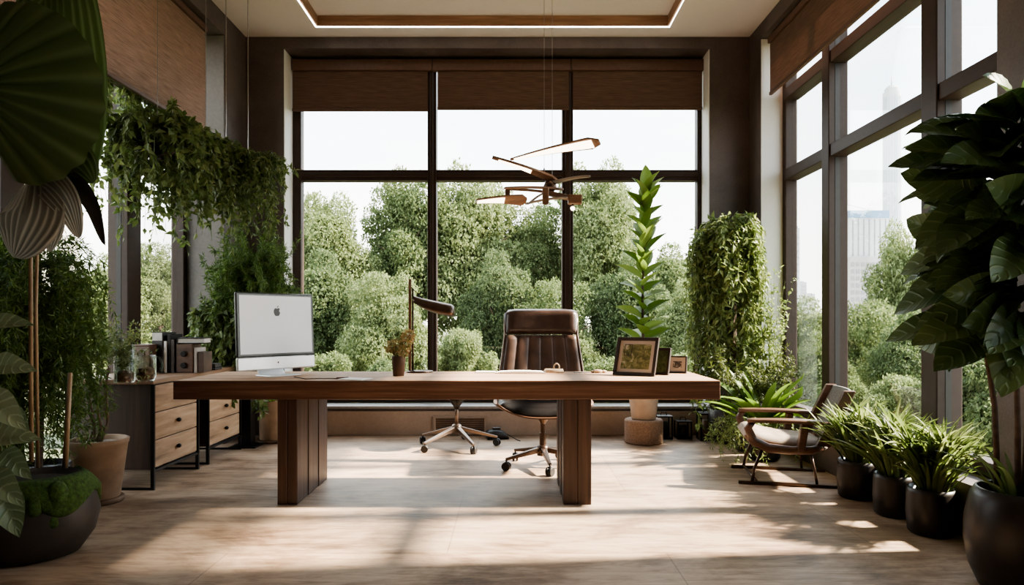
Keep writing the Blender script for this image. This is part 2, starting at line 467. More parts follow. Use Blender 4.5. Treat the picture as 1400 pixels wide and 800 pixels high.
def blades(rng, n, base_r, L, w, lean, droop, seg=8, fold=.2, z0=0., az=None, prof=None):
    """arching strap leaves from a common base"""
    a = rng.uniform(0, 2*PI, n) if az is None else rng.uniform(az[0], az[1], n)
    le = rng.uniform(*lean, n); Ln = rng.uniform(*L, n); dr = rng.uniform(*droop, n)
    out = np.stack([np.cos(a), np.sin(a), np.zeros(n)], 1)
    o = out * (rng.uniform(0, 1, n)**.5*base_r)[:,None]; o[:,2] = z0
    side = np.stack([-np.sin(a), np.cos(a), np.zeros(n)], 1)
    side = unit(side + rng.normal(0, .3, (n,3)))
    rows = []
    for j in range(seg+1):
        t = j/seg
        ang = le + dr*t**1.3           # angle from vertical grows along the blade
        if j == 0: p = o.copy()
        else: p = p + (out*np.sin(ang)[:,None] + np.array([0,0,1.])*np.cos(ang)[:,None]) * (Ln/seg)[:,None]
        hw = w/2 * (prof(t) if prof else (min(1, t*4+.35)*(1-t**3)**.8 + .02))
        nrm = out*np.cos(ang)[:,None]*-1 + np.array([0,0,1.])*np.sin(ang)[:,None]
        rows.append(np.stack([p - side*hw + nrm*hw*fold*2, p, p + side*hw + nrm*hw*fold*2], 1))
    V = np.stack(rows, 1).reshape(-1, 3)     # n, seg+1, 3
    fc = []
    for j in range(seg):
        for i in range(2):
            q = j*3+i; fc.append((q, q+1, q+4, q+3))
    fc = np.array(fc); k = (seg+1)*3
    FF = (fc[None] + (np.arange(n)*k)[:,None,None]).reshape(-1, 4)
    return V, FF

def strands(rng, O, out, reach, drop, n=20, lift=.1):
    """trailing stems: arrays of points, one curve per origin"""
    k = len(O); T = np.linspace(0, 1, n)[None,:,None]
    O = np.asarray(O)[:,None,:]; out = np.asarray(out)[:,None,:]
    reach = np.asarray(reach).reshape(-1,1,1); drop = np.asarray(drop).reshape(-1,1,1)
    P = O + out*reach*(1-(1-T)**2.2)
    P = P + np.array([0,0,1.])*(lift*4*T*(1-T)*(1-T) - drop*T**1.6)
    wob = rng.normal(0, .015, (k, n, 3)).cumsum(1)*.6
    return P + wob*T

def curve_tubes(P, r, n=4):
    mb = MB()
    for c in P: mb.tube([tuple(p) for p in c], [r*(1-.6*i/len(c)) for i in range(len(c))], n, False)
    return mb

def leaves_on(rng, P, per, size, tm, spread=.7, down=.3):
    k, n, _ = P.shape
    idx = rng.uniform(.06, 1, (k, per))*(n-1)
    i0 = np.clip(idx.astype(int), 0, n-2); fr = (idx-i0)[...,None]
    A = np.take_along_axis(P, i0[...,None].repeat(3, -1), 1); B = np.take_along_axis(P, (i0+1)[...,None].repeat(3, -1), 1)
    O = (A*(1-fr)+B*fr).reshape(-1, 3); tang = unit((B-A).reshape(-1, 3))
    D = tang*.5 + rng.normal(0, spread, O.shape) + np.array([0,0,-down])
    N = rng.normal(0, .5, O.shape) + np.array([0,-.25,.8])
    return scatter(tm, O, D, N, rng.uniform(size[0], size[1], len(O)))

def needles(rng, P, per, size, w=.14):
    return leaves_on(rng, P, per, size, tmpl_small(w, .03, .1), .65, .1)
M['silverfresh'] = leaf('fresh_grey_leaf', (.12, .17, .09), (.16, .21, .12), (.22, .26, .16), .2, .33, vein=.45, sharp=6.)
SUN_E = 15.0; SUN_DIR = (-1, -.06, -.79); SKY_E = 2.3
VIEW = ('AgX', 'AgX - Medium High Contrast', 1.45)
# ================================================================== THE ROOM
XL, XR, YB, YF, H = -2.6, 2.32, 6.43, -1.4, 3.89
YO = 6.80          # outer side of back wall
XLO, XRO = -3.08, 2.66
YG = 6.73

structure('floor', MB().box((XLO, YF-.3, -.12), (XRO, YO, 0)), 'floor', 'mottled beige brown floor of wide stained boards', 'floor')

w = MB()
w.box((XLO, YB, 0), (-2.23, YO, 4.2)).box((1.93, YB, 0), (XRO, YO, 4.2))
w.box((-2.23, YB, 3.78), (1.93, YO, 4.2)).box((-2.23, YB, 0), (1.93, YO, .262))
structure('wall_back', w, 'wall', 'dark concrete back wall around the wide window', 'wall')
structure('baseboard_back', MB().box((-2.2, YB-.022, 0.003), (1.9, YB-.001, .235)), 'plinth', 'warm brown panel below the back window', 'panel')
structure('trim_1', MB().box((-2.225, YB-.03, .263), (1.925, YO-.13, .285)), 'sill', 'pale ledge along the foot of the back window', 'sill')

w = MB()
w.box((XLO, 5.95, 0), (XL, YB, 4.2)).box((XLO, 3.3, 3.70), (XL, 5.95, 4.2)).box((XLO, YF, 0), (XL, 3.3, 4.2))
structure('wall_left', w, 'wall', 'dark concrete left wall with a full height window bay', 'wall')

w = MB()
w.box((XR, 6.14, 0), (XRO, YB, 4.2)).box((XR, 3.15, 3.75), (XRO, 6.14, 4.2)).box((XR, 3.15, 0), (XRO, 6.14, .28))
w.box((XR, 2.72, 0), (XRO, 3.15, 4.2)).box((XR, 1.3, 2.75), (XRO, 2.72, 4.2)).box((XR, 1.3, 0), (XRO, 2.72, .8)).box((XR, YF, 0), (XRO, 1.3, 4.2))
structure('wall_right', w, 'wall', 'dark concrete right wall with tall windows over a low plinth', 'wall')
for i, (nm, a, b_, mt, lab) in enumerate((
    ('trim_3', (-2.2295, YB+.002, .29), (-2.222, YG-.06, 3.77), 'reveal', 'pale left reveal of the back window'),
    ('trim_4', (1.922, YB+.002, .29), (1.9295, YG-.06, 3.77), 'reveal', 'pale right reveal of the back window'),
    ('trim_5', (XR+.002, 6.131, .282), (2.52, 6.1395, 3.74), 'reveal', 'pale far reveal of the right window'),
    ('trim_6', (-2.93, 5.941, .002), (XL-.002, 5.9495, 3.69), 'reveal_mid', 'grey concrete far reveal of the left window'))):
    structure(nm, MB().box(a, b_), mt, lab, 'reveal')
structure('wall_front', MB().box((XLO, YF-.3, 0), (XRO, YF, 4.2)), 'plaster', 'unseen wall behind the viewer, made pale to bounce window light', 'wall')  # out of view, coloured pale to throw window light back into the room

# ceiling with a recessed tray
RX0, RX1, RY0, RY1 = -1.85, 1.485, .8, 6.215
c = MB()
c.box((XLO, RY1, H), (XRO, YB+.02, H+.25)).box((XLO, YF, H), (XRO, RY0, H+.25))
c.box((XLO, RY0, H), (RX0, RY1, H+.25)).box((RX1, RY0, H), (XRO, RY1, H+.25))
c.box((RX0, RY0, H+.10), (RX1, RY1, H+.25))
structure('ceiling', c, 'ceil', 'pale plaster ceiling with a shallow rectangular tray', 'ceiling')
t = thing('trim_2', 'wooden band with a thin light strip round the ceiling tray', 'ceiling trim', (0, 0, H), kind='structure')
b = MB(); tk = .02
b.box((RX0, RY1-tk, .004), (RX1, RY1-.001, .098)).box((RX0, RY0+.001, .004), (RX1, RY0+tk, .098))
b.box((RX0+.001, RY0+tk, .004), (RX0+tk, RY1-tk, .098)).box((RX1-tk, RY0+tk, .004), (RX1-.001, RY1-tk, .098))
b.build('wood_band', 'cove', t)
b = MB(); q = .005; zz = -.002
b.box((RX0-q, RY1-q, zz), (RX1+q, RY1+q, .003)).box((RX0-q, RY0-q, zz), (RX0+q, RY1-q, .003)).box((RX1-q*.4, RY0, zz), (RX1+q*.4, RY1-q, .003))
b.build('light_strip', 'led', t)

# ---- windows
def member(m, a, b_): m.box(a, b_)
win = thing('window_1', 'wide six pane back window with dark bronze frame', 'window', (0, YG, 0), kind='structure')
fr = MB(); d0, d1 = -.055, .05
fr.box((-2.229, d0, .285), (-2.14, d1, 3.78)).box((1.88, d0, .285), (1.929, d1, 3.78))
fr.box((-2.14, d0, .285), (1.88, d1, .365)).box((-2.14, d0, 3.70), (1.88, d1, 3.78))
fr.build('frame', 'frame', win, bevel=.008)
for x0, x1 in ((-.855, -.765), (.507, .619)):
    m = MB(); m.box((x0, d0-.02, .365), (x1, d1, 3.70)); m.box((x0+.03, d0-.045, .365), (x1-.03, d0-.02, 3.70)); m.build('mullion', 'frame', win, bevel=.006)
for x0, x1 in ((-2.14, -.855), (-.765, .507), (.619, 1.88)):
    m = MB(); m.box((x0, d0, 2.54), (x1, d1, 2.65)); m.box((x0, d0-.02, 2.575), (x1, d0, 2.615)); m.build('transom', 'frame', win, bevel=.006)
MB().box((-2.14, -.003, .365), (1.88, .003, 3.70)).build('pane', 'glass', win)

def side_window(name, label, x, y0, y1, z0, z1, muls, trans, sgn):
    """window in a side wall; sgn = +1 when the room lies towards +x"""
    wn = thing(name, label, 'window', (x, 0, 0), kind='structure')
    i0, i1 = (-.05, .06) if sgn > 0 else (-.06, .05)
    fr = MB()
    fr.box((i0, y0+.001, z0), (i1, y0+.07, z1)).box((i0, y1-.07, z0), (i1, y1-.001, z1))
    fr.box((i0, y0+.07, z0), (i1, y1-.07, z0+.08)).box((i0, y0+.07, z1-.09), (i1, y1-.07, z1))
    fr.build('frame', 'frame', wn, bevel=.008)
    muls = sorted(muls); edges = [y0+.07]
    for ya, yb in muls:
        m = MB(); m.box((i0*1.4, ya, z0+.08), (i1*1.4, yb, z1-.09)); o = m.build('mullion', 'frame', wn, bevel=.006); ce = (i0+i1)/2
        MB().box((ce-.018+.01*sgn, ya-.0025, z0+.08), (ce+.018+.01*sgn, ya+.001, z1-.09)).build('gasket', 'dark', o)
        edges += [ya, yb]
    edges.append(y1-.07)
    for za, zb in trans:
        for k in range(0, len(edges), 2):
            m = MB(); m.box((i0*1.2, edges[k], za), (i1*1.2, edges[k+1], zb)); m.build('transom', 'frame', wn, bevel=.006)
    MB().box((-.003, y0+.07, z0+.08), (.003, y1-.07, z1-.09)).build('pane', 'glass', wn)
    return wn

side_window('window_2', 'tall right window divided by dark bronze mullions, city and trees beyond', 2.58, 3.15, 6.14, .28, 3.75,
            [(5.19, 5.31), (3.87, 4.02)], [(2.41, 2.51), (3.15, 3.25)], -1)
side_window('added_window', 'unseen right window added beyond the concrete pier to light the foreground', 2.58, 1.3, 2.72, .8, 2.75, [(1.95, 2.05)], [], -1)  # out of view, added and sized to let sun onto the foreground floor
side_window('window_3', 'full height left window behind the hanging plants', -2.99, 3.3, 5.95, 0.001, 3.70,
            [(4.98, 5.16), (3.75, 3.93)], [], 1)

# ---- blinds
def blind(name, label, group, loc, rz, wd, z0, z1, dep=.012, lines=44, mat='blind', rail=None, rh=.055):
    rl = rail or (-wd/2, wd/2)
    t = thing(name, label, 'blind', loc, rz, group)
    hgt = z1-z0; p = hgt/lines
    m = MB()
    # one folded sheet of fine woven slats
    prof = []
    for i in range(lines):
        prof += [(-.004, z0+i*p), (-.007, z0+(i+.5)*p)]
    prof.append((-.004, z1))
    vs = []; fs = []
    for (y, z) in prof: vs += [(-wd/2, y, z), (wd/2, y, z)]
    for (y, z) in prof: vs += [(-wd/2, y+.003, z), (wd/2, y+.003, z)]
    k = len(prof)
    for i in range(k-1):
        fs.append((2*i, 2*i+1, 2*i+3, 2*i+2)); o = 2*k; fs.append((o+2*i, o+2*i+2, o+2*i+3, o+2*i+1))
    m.add(vs, fs); m.build('woven_sheet', mat, t)
    MB().box((-wd/2-.002, -.016, z0-.03), (wd/2+.002, .012, z0)).build('bottom_rail', 'rail', t, bevel=.005)
    MB().box((rl[0], -.03, z1), (rl[1], .03, z1+rh)).build('head_rail', 'rail', t, bevel=.006)
    return t
g = 'woven blinds on the back window'
blind('window_blind', 'brown woven blind over left part of back window', g, (at(492.5, 0, 6.63).x, 6.63, 0), 0, 1.36, 3.255, 3.63, rail=(-0.6814, 0.7256), rh=.115)
blind('window_blind', 'brown woven blind over middle part of back window', g, (at(688, 0, 6.63).x, 6.63, 0), 0, 1.32, 3.27, 3.63, rail=(-0.7116, 0.6777), rh=.115)
blind('window_blind', 'brown woven blind over right part of back window', g, (at(871.5, 0, 6.63).x, 6.63, 0), 0, 1.30, 3.27, 3.63, rail=(-0.6711, 0.6667), rh=.115)
blind('window_blind', 'long reddish woven blind, tinted as if backlit, over the top of left window', None, (-2.68, 4.53, 0), PI/2, 2.42, 2.765, 3.63, lines=70, mat='blind_lit')
blind('window_blind', 'long woven blind rolled low across the top of right window', None, (2.385, 4.62, 0), -PI/2, 2.9, 3.225, 3.67, lines=36)

# ---- floor vent in the back panel
t = thing('wall_vent', 'brown slatted vent set in the panel below the back window', 'vent', (-.505, 6.40, .10))
v = MB(); v.box((-.26, -.012, -.088), (.26, .006, -.07)).box((-.26, -.012, .07), (.26, .006, .088)).box((-.26, -.012, -.07), (-.235, .006, .07)).box((.235, -.012, -.07), (.26, .006, .07))
v.build('frame', 'plinth', t, bevel=.003)
v = MB()
for k in range(7): v.box((-.235, -.006, -.062+k*.019), (.235, .004, -.050+k*.019))
v.build('grille', 'clayrim', t)

# ================================================================== OUTSIDE
structure('ground_outside', MB().box((-70, 7.6, -1.15), (70, 420, -1.0)).box((3.4, -30, -1.15), (90, 7.6, -1.0)).box((-70, -30, -1.15), (-3.6, 7.6, -1.0)),
          'lawn', 'green ground below the windows', 'ground')

def crown_mesh(seed, n_blob, leaves, rx, rz, leaf_s, name, low=.0):
    rng = np.random.default_rng(seed)
    C = []; R = []
    for i in range(n_blob):
        u = unit(rng.normal(0, 1, 3)); r = rng.uniform(.45, .88) if i > 6 else .25
        taper = 1 - .25*max(0, u[2])
        C.append((u[0]*r*rx*taper, u[1]*r*rx*taper, u[2]*r*rz)); R.append((rng.uniform(.17, .34) if i > 6 else .45)*min(rx, rz))
    C = np.array(C); R = np.array(R)
    pick = rng.choice(n_blob, leaves, p=R**2/(R**2).sum())
    nr = unit(rng.normal(0, 1, (leaves, 3)))
    bump = 1 + .16*np.sin(nr[:,0]*7+pick)*np.sin(nr[:,1]*6+pick*2) + .12*np.sin(nr[:,2]*9+pick)
    O = C[pick] + nr*(R[pick]*bump*rng.uniform(.72, 1.03, leaves)**.6)[:,None]
    D = unit(rng.normal(0, 1, (leaves, 3)) + nr*.6 + np.array([0,0,-.25]))
    N = nr*.6 + rng.normal(0, .45, (leaves, 3)) + np.array([0,0,.6])
    V, Fc = scatter(tmpl_small(.55, .1, .1), O, D, N, rng.uniform(.75, 1.3, leaves)*leaf_s)
    me = bpy.data.meshes.new(name); me.from_pydata(V.tolist(), [], Fc.tolist()); me.update()
    return me

CR = {}
for key, args in {'a': (1, 46, 60000, 1.0, 1.15, .050), 'b': (2, 40, 60000, 1.0, 1.0, .050), 'c': (3, 54, 60000, 1.0, 1.3, .050), 's': (4, 26, 26000, 1.0, .8, .062)}.items():
    CR[key] = crown_mesh(*args, 'crown_'+key)

def tree(label, px, top, width, Y, kind, mat, name='tree', cat='tree', group=None, tall=1.0, rz=0):
    """a tree whose crown reaches the given pixels: centre px, top py and width in px, at distance Y"""
    rx = width/2/F*Y/.98
    me = CR[kind].copy()
    mk = {'a': 1.15, 'b': 1.0, 'c': 1.3, 's': .8}[kind]
    topz = EYE + (440-top)/F*Y
    tall = tall*(1.35 if name == 'tree' else 1.0); sz = rx*tall; cz = topz - mk*sz*1.0
    cx = (px-700)/F*Y
    t = thing(name, label, cat, (cx, Y, -1.0), 0, group)
    o = finish('crown', me, mat, t); o.location = (0, 0, cz+1.0); o.scale = (rx, rx, sz); o.rotation_euler = (0, 0, rz)
    if cz > .3:
        tr = MB(); rng = random.Random(int(px*7+top))
        tr.tube([(0, 0, -.05), (rng.uniform(-.1, .1), 0, (cz+1)*.5), (rng.uniform(-.15, .15), rng.uniform(-.1, .1), cz+.9)], [.045*rx+.05, .035*rx+.04, .02*rx+.02], 8)
        for k in range(5 if name == 'tree' else 0):
            a = k*1.26+rng.random(); z0 = (cz+1)*(.55+.09*k)
            tr.tube([(0, 0, z0), (math.cos(a)*rx*.4, math.sin(a)*rx*.4, z0+rx*.45), (math.cos(a)*rx*.7, math.sin(a)*rx*.6, z0+rx*.6)], [.02*rx+.015, .014*rx+.01, .008], 6)
        tr.build('trunk', 'bark', t, smooth=True)
    return t

# back row, seen through the back window
gb = 'trees beyond the back window'
tree('pale green tree with two tops seen in left pane of back window', 452, 255, 135, 17, 'a', 'tree_b', rz=.4, group=gb)
tree('tall green tree straddling the left mullion, crown above the transom', 560, 215, 150, 18, 'c', 'tree_a', rz=1.2, group=gb)
tree('broad tall tree filling the middle pane, highest behind the pendant', 640, 213, 165, 18.5, 'c', 'tree_b', rz=2.6, group=gb)
tree('darker tree in the dip just left of the right mullion', 728, 268, 115, 19, 'a', 'tree_a', rz=4, group=gb)
tree('tallest tree of right pane, poking above the transom', 822, 205, 140, 18, 'c', 'tree_b', rz=5.1, group=gb)
tree('low rounded tree at right edge of back window', 918, 335, 120, 17, 'b', 'tree_a', rz=3.3, group=gb)
# middle row
gm = 'lower trees nearer the back window'
tree('dark bushy tree low behind the computer', 432, 345, 150, 14.5, 'b', 'tree_c', rz=2, group=gm)
tree('bright low tree behind the desk lamp post', 530, 362, 135, 13.5, 'a', 'tree_b', rz=.9, group=gm)
tree('dark low tree between lamp head and office chair', 682, 345, 135, 14.5, 'b', 'tree_c', rz=3.7, group=gm)
tree('mid green tree above the office chair headrest', 765, 372, 130, 14, 'a', 'tree_a', rz=5.5, group=gm)
tree('dark tree behind the tall potted plant', 855, 352, 140, 14.5, 'b', 'tree_c', rz=1.6, group=gm)
tree('pale low tree beside the corner climber in back window', 945, 385, 110, 13, 'b', 'tree_b', rz=4.4, group=gm)
# bushes just below the sill
gs_ = 'bushes below the back window'
for px, top, wd, Y, mat, lab in ((442, 470, 120, 10.2, 'tree_a', 'leafy bush behind the computer stand'), (525, 480, 110, 9.8, 'tree_c', 'low bush behind the small desk plant'),
                                 (632, 438, 112, 10.6, 'tree_b', 'bright round bush under the desk lamp head'), (735, 470, 110, 10.0, 'tree_c', 'low dark bush behind the office chair'),
                                 (825, 478, 115, 9.9, 'tree_a', 'low bush left of the picture frames'), (925, 470, 120, 10.2, 'tree_b', 'low bush behind the picture frames')):
    tree(lab, px, top, wd, Y, 's', mat, 'bush', 'bush', gs_, 1.15, rz=px)
# through the right window
gr_ = 'trees beyond the right window'
tree('tall upright tree beside the tower in right window', 1238, 288, 120, 16, 'c', 'tree_b', rz=1.1, group=gr_, tall=1.35)
tree('distant tree in narrow far pane of right window', 1098, 408, 120, 19, 'b', 'tree_b', rz=2.2, group=gr_)
tree('broad tree below the blue topped building', 1172, 398, 150, 15, 'a', 'tree_a', rz=3.1, group=gr_)
tree('leafy tree in near pane behind the large leaf plant', 1350, 372, 190, 11, 'a', 'tree_b', rz=4.2, group=gr_)
tree('dark low tree above the row of black planters', 1255, 425, 150, 10.5, 'b', 'tree_c', rz=5.2, group=gr_)
tree('low green tree behind the armchair back', 1120, 455, 130, 12, 'b', 'tree_a', rz=.2, group=gr_)
for px, top, wd, Y, mat, lab in ((1150, 500, 130, 8.6, 'tree_a', 'bush outside right window behind the armchair'), (1235, 500, 130, 7.6, 'tree_b', 'bush outside behind the middle planters'),
                                 (1345, 455, 190, 7.2, 'tree_c', 'bush outside the near pane of right window')):
    tree(lab, px, top, wd, Y, 's', mat, 'bush', 'bush', 'bushes outside the right window', 1.2, rz=px)
# through the left window
gl_ = 'trees beyond the left window'
tree('pale green tree in far pane of left window', 212, 325, 95, 12, 'a', 'tree_b', rz=1.7, group=gl_)
tree('low tree at the left mullion of left window', 140, 350, 120, 11, 'b', 'tree_b', rz=2.9, group=gl_)
tree('tree outside left window above the wooden cabinets', 250, 430, 150, 12, 'b', 'tree_a', rz=.5, group=gl_)

# city far away
def city(name, label, px0, px1, top, Y, base=1.0):
    x0 = (px0-700)/F*Y; x1 = (px1-700)/F*Y; ht = EYE + (440-top)/F*Y
    return thing(name, label, 'building', ((x0+x1)/2, Y, base-4)), x1-x0, ht-base+4
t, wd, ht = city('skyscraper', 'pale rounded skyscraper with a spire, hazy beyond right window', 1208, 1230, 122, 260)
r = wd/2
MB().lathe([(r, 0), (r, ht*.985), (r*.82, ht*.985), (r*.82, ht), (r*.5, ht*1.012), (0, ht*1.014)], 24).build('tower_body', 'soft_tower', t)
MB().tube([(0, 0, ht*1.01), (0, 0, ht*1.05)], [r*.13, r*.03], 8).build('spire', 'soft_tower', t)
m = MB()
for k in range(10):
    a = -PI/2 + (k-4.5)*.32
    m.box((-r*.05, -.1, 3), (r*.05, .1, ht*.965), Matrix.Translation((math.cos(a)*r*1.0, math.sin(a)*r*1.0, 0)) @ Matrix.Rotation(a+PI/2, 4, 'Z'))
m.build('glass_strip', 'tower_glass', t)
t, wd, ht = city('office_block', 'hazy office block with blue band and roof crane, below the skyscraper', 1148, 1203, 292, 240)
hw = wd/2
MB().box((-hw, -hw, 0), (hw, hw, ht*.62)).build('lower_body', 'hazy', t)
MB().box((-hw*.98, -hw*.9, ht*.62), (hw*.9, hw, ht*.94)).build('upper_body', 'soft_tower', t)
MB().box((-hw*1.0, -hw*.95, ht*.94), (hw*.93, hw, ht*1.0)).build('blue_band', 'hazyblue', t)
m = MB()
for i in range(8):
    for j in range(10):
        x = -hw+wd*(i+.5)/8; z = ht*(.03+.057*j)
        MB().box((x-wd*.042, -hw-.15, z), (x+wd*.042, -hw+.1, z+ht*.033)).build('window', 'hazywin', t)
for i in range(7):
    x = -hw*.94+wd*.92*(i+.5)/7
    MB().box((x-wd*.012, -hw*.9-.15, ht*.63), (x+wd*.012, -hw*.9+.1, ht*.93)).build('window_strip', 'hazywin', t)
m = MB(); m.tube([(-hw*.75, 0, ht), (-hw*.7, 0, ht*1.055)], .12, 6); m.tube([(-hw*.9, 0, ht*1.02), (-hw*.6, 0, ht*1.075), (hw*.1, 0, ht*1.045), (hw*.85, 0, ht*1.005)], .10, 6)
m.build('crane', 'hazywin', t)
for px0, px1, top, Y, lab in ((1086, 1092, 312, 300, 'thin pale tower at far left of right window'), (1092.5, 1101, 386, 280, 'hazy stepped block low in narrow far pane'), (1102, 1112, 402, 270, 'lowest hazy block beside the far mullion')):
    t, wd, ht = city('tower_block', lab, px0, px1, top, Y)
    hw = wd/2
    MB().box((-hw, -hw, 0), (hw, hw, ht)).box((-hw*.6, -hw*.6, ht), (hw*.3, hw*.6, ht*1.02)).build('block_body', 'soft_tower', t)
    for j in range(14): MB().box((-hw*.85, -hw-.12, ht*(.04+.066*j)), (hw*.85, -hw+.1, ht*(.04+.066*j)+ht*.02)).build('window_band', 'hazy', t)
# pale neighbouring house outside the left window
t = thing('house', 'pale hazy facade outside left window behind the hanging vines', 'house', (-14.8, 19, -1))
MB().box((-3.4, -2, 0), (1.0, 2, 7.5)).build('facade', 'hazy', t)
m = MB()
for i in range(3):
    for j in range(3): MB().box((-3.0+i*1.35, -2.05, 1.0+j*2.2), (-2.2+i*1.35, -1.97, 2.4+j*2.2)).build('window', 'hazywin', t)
# ================================================================== DESK
DX0, DX1, DY0, DY1 = -2.045, 1.258, 3.97, 4.72
t = thing('desk', 'long thick walnut desk on two panel legs in the middle of the room', 'desk', ((DX0+DX1)/2, (DY0+DY1)/2, 0))
hx, hy = (DX1-DX0)/2, (DY1-DY0)/2
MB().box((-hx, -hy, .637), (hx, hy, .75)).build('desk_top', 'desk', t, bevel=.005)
MB().box((-hx+.004, -hy+.004, .7497), (hx-.004, hy-.004, .7512)).build('lit_top_layer', 'desk_lit', t)  # thin layer that carries the lit tone of the desk top
cx = (DX0+DX1)/2
for xa, xb in ((-1.418, -1.298), (.312, .480)):
    m = MB(); nb = 6; y0, y1 = -hy+.012, hy-.075; st = (y1-y0)/nb
    xm = (xa+xb)/2-cx
    m.box((xa-cx, y0-.004, 0), (xm-.002, y0+.004, .637)).box((xm+.002, y0-.004, 0), (xb-cx, y0+.004, .637))
    for k in range(nb):       # upright boards with fine grooves between them
        m.box((xa-cx+.0+(.004 if k % 2 else 0), y0+k*st+.003, 0), (xb-cx-(.004 if k % 2 else 0), y0+(k+1)*st-.003, .637))
    m.box((xa-cx+.01, y0+.005, .001), (xb-cx-.01, y1-.005, .636))
    m.build('leg', 'deskleg', t, bevel=.003, seg=1)

# ================================================================== COMPUTER
p0 = Vector((-1.722, 4.12, 0)); p1 = Vector((-1.375, 4.58, 0))
mid = (p0+p1)/2; d = p1-p0; yaw = math.atan2(d.y, d.x); wd = d.length
t = thing('desktop_computer', 'slim aluminium all-in-one computer with grey screen standing on the desk', 'computer', (mid.x, mid.y, .7515), yaw)
W2 = wd/2
Rt = Matrix.Translation((0, 0, .03)) @ Matrix.Rotation(math.radians(-3), 4, 'X')
def tr(mb): mb.v = [tuple(Rt @ Vector(v)) for v in mb.v]; return mb
tr(MB().box((-W2, -.010, .098), (W2, .012, .515))).build('casing', 'bezel', t, bevel=.009, seg=3)
tr(MB().slab(lambda u, v: Vector(((u-.5)*2*W2*.96, .012+.035*math.sin(PI*u)*math.sin(PI*v), .03+.475*v)), lambda u, v: Vector(((u-.5)*2*W2*.96, .008, .03+.475*v)), 12, 10)).build('back_shell', 'alu', t, smooth=True)
tr(MB().box((-W2, -.0105, .012), (W2, .012, .0975))).build('chin', 'alu', t, bevel=.008, seg=3)
tr(MB().box((-W2+.022, -.0125, .118), (W2-.022, -.0102, .495))).build('screen', 'screen', t)
# fruit emblem with a bite and a leaf
def fruit(s, cxx, czz, y):
    pts = [(0,.60),(.12,.66),(.28,.70),(.42,.64),(.50,.55),(.40,.44),(.36,.30),(.40,.14),(.53,.03),(.47,-.16),(.36,-.36),(.24,-.50),(.12,-.50),(0,-.46),(-.12,-.50),(-.24,-.50),(-.38,-.36),(-.50,-.12),(-.55,.12),(-.53,.34),(-.45,.54),(-.30,.68),(-.14,.67)]
    m = MB(); n = len(pts)
    fr = [(cxx+a*s, y, czz+b*s) for a, b in pts]; bk = [(x, y+.0015, z) for x, _, z in fr]
    m.add(fr+bk+[(cxx, y, czz+.05*s), ], [(k, (k+1) % n, 2*n) for k in range(n)] + [(k, k+n, (k+1) % n+n, (k+1) % n) for k in range(n)])
    lf = [(0,.74),(.03,.90),(.13,1.02),(.27,1.08),(.26,.94),(.16,.80)]
    m.add([(cxx+a*s, y, czz+b*s) for a, b in lf], [tuple(range(6))])
    return m
tr(fruit(.044, .0, .385, -.0142)).build('emblem', 'ink', t)
tr(fruit(.010, .0, .056, -.0122)).build('emblem', 'ink', t)
m = MB()
m.slab(lambda u, v: Vector(((u-.5)*.19, .055+.0*v+v*.075*(1-v)*2+ .03*v, .0+.22*v)), lambda u, v: Vector(((u-.5)*.19, .067+v*.15*(1-v)+.03*v, .0+.22*v)), 2, 10)
m.box((-.11, -.10, 0), (.11, .085, .008))
m.build('stand', 'alu', t, bevel=.004)

# paper, cable, notebooks, small things on the desk
def desk_item(px, py, z=.7515):
    Y = (EYE-z)*F/(py-440); return Vector(((px-700)/F*Y, Y, z))
p = desk_item(486, 518.5)
o = MB().box((-.088, -.062, 0), (.088, .062, .003)).build('paper_sheet', 'paper', None); o.location = p + Vector((0, 0, .0005)); o.rotation_euler = (0, 0, -.35)
tag(o, 'small white paper sheet lying on desk right of the computer', 'paper')
pa = [desk_item(402, 516), desk_item(418, 519), desk_item(436, 518.5), desk_item(454, 518.3), desk_item(463, 518.5)]
o = MB().tube([q + Vector((0, 0, .004)) for q in pa], .0028, 6).build('cable', 'dark', None, smooth=True); tag(o, 'thin dark cable trailing on desk from the computer to the paper', 'cable')
o = MB().tube([desk_item(460, 518.6)+Vector((0,0,.007)), desk_item(476, 517.2)+Vector((0,0,.007))], [.006, .004], 8).build('pen', 'armwood', None, smooth=True); tag(o, 'short brown pen on the corner of the white paper', 'pen')
t = thing('notebook', 'open white notebook lying flat on desk before the office chair', 'notebook', desk_item(712, 510))
MB().box((-.17, -.055, 0), (.17, .055, .006)).build('cover', 'pagegrey', t)
MB().slab(lambda u, v: Vector(((u-.5)*.33, (v-.5)*.105, .006+.010*math.sin(PI*u)**.4)), lambda u, v: Vector(((u-.5)*.33, (v-.5)*.105, .0061)), 14, 2).build('pages', 'paper', t)
t = thing('notebook', 'thin grey notebook left of the open white notebook', 'notebook', desk_item(664, 509.5))
MB().box((-.07, -.045, 0), (.07, .045, .005)).build('cover', 'pagegrey', t, bevel=.002); MB().box((-.067, -.042, .005), (.067, .042, .009)).build('pages', 'paper', t)
def coil(r, n, h):
    pts = []
    for k in range(n*14+1):
        a = k/14*2*PI; rr = r*(1-.12*k/(n*14)); pts.append((rr*1.5*math.cos(a), rr*math.sin(a), .008+h*k/(n*14)))
    return pts
p = desk_item(757, 510)
t = thing('rope_coil', 'pale coiled rope knot on desk right of the white notebook', 'rope', p)
MB().tube(coil(.045, 3, .016), .007, 6).build('coil', 'rope', t, smooth=True)
MB().tube([(.02+.018*math.cos(a), 0, .04+.024*math.sin(a)) for a in np.linspace(-.5, 3.7, 12)], .006, 6).build('loop', 'rope', t, smooth=True)
p = desk_item(817, 510)
o = MB().ball((0, 0, .013), .03, sq=(1.2, .8, .43)).ball((.045, .01, .010), .02, sq=(1, .9, .5)).ball((-.03, .015, .009), .016, sq=(1.1, 1, .55)).build('shell', 'rope', None, smooth=True)
o.location = p; tag(o, 'small pale shell-like pebble on desk near the large frame', 'shell')
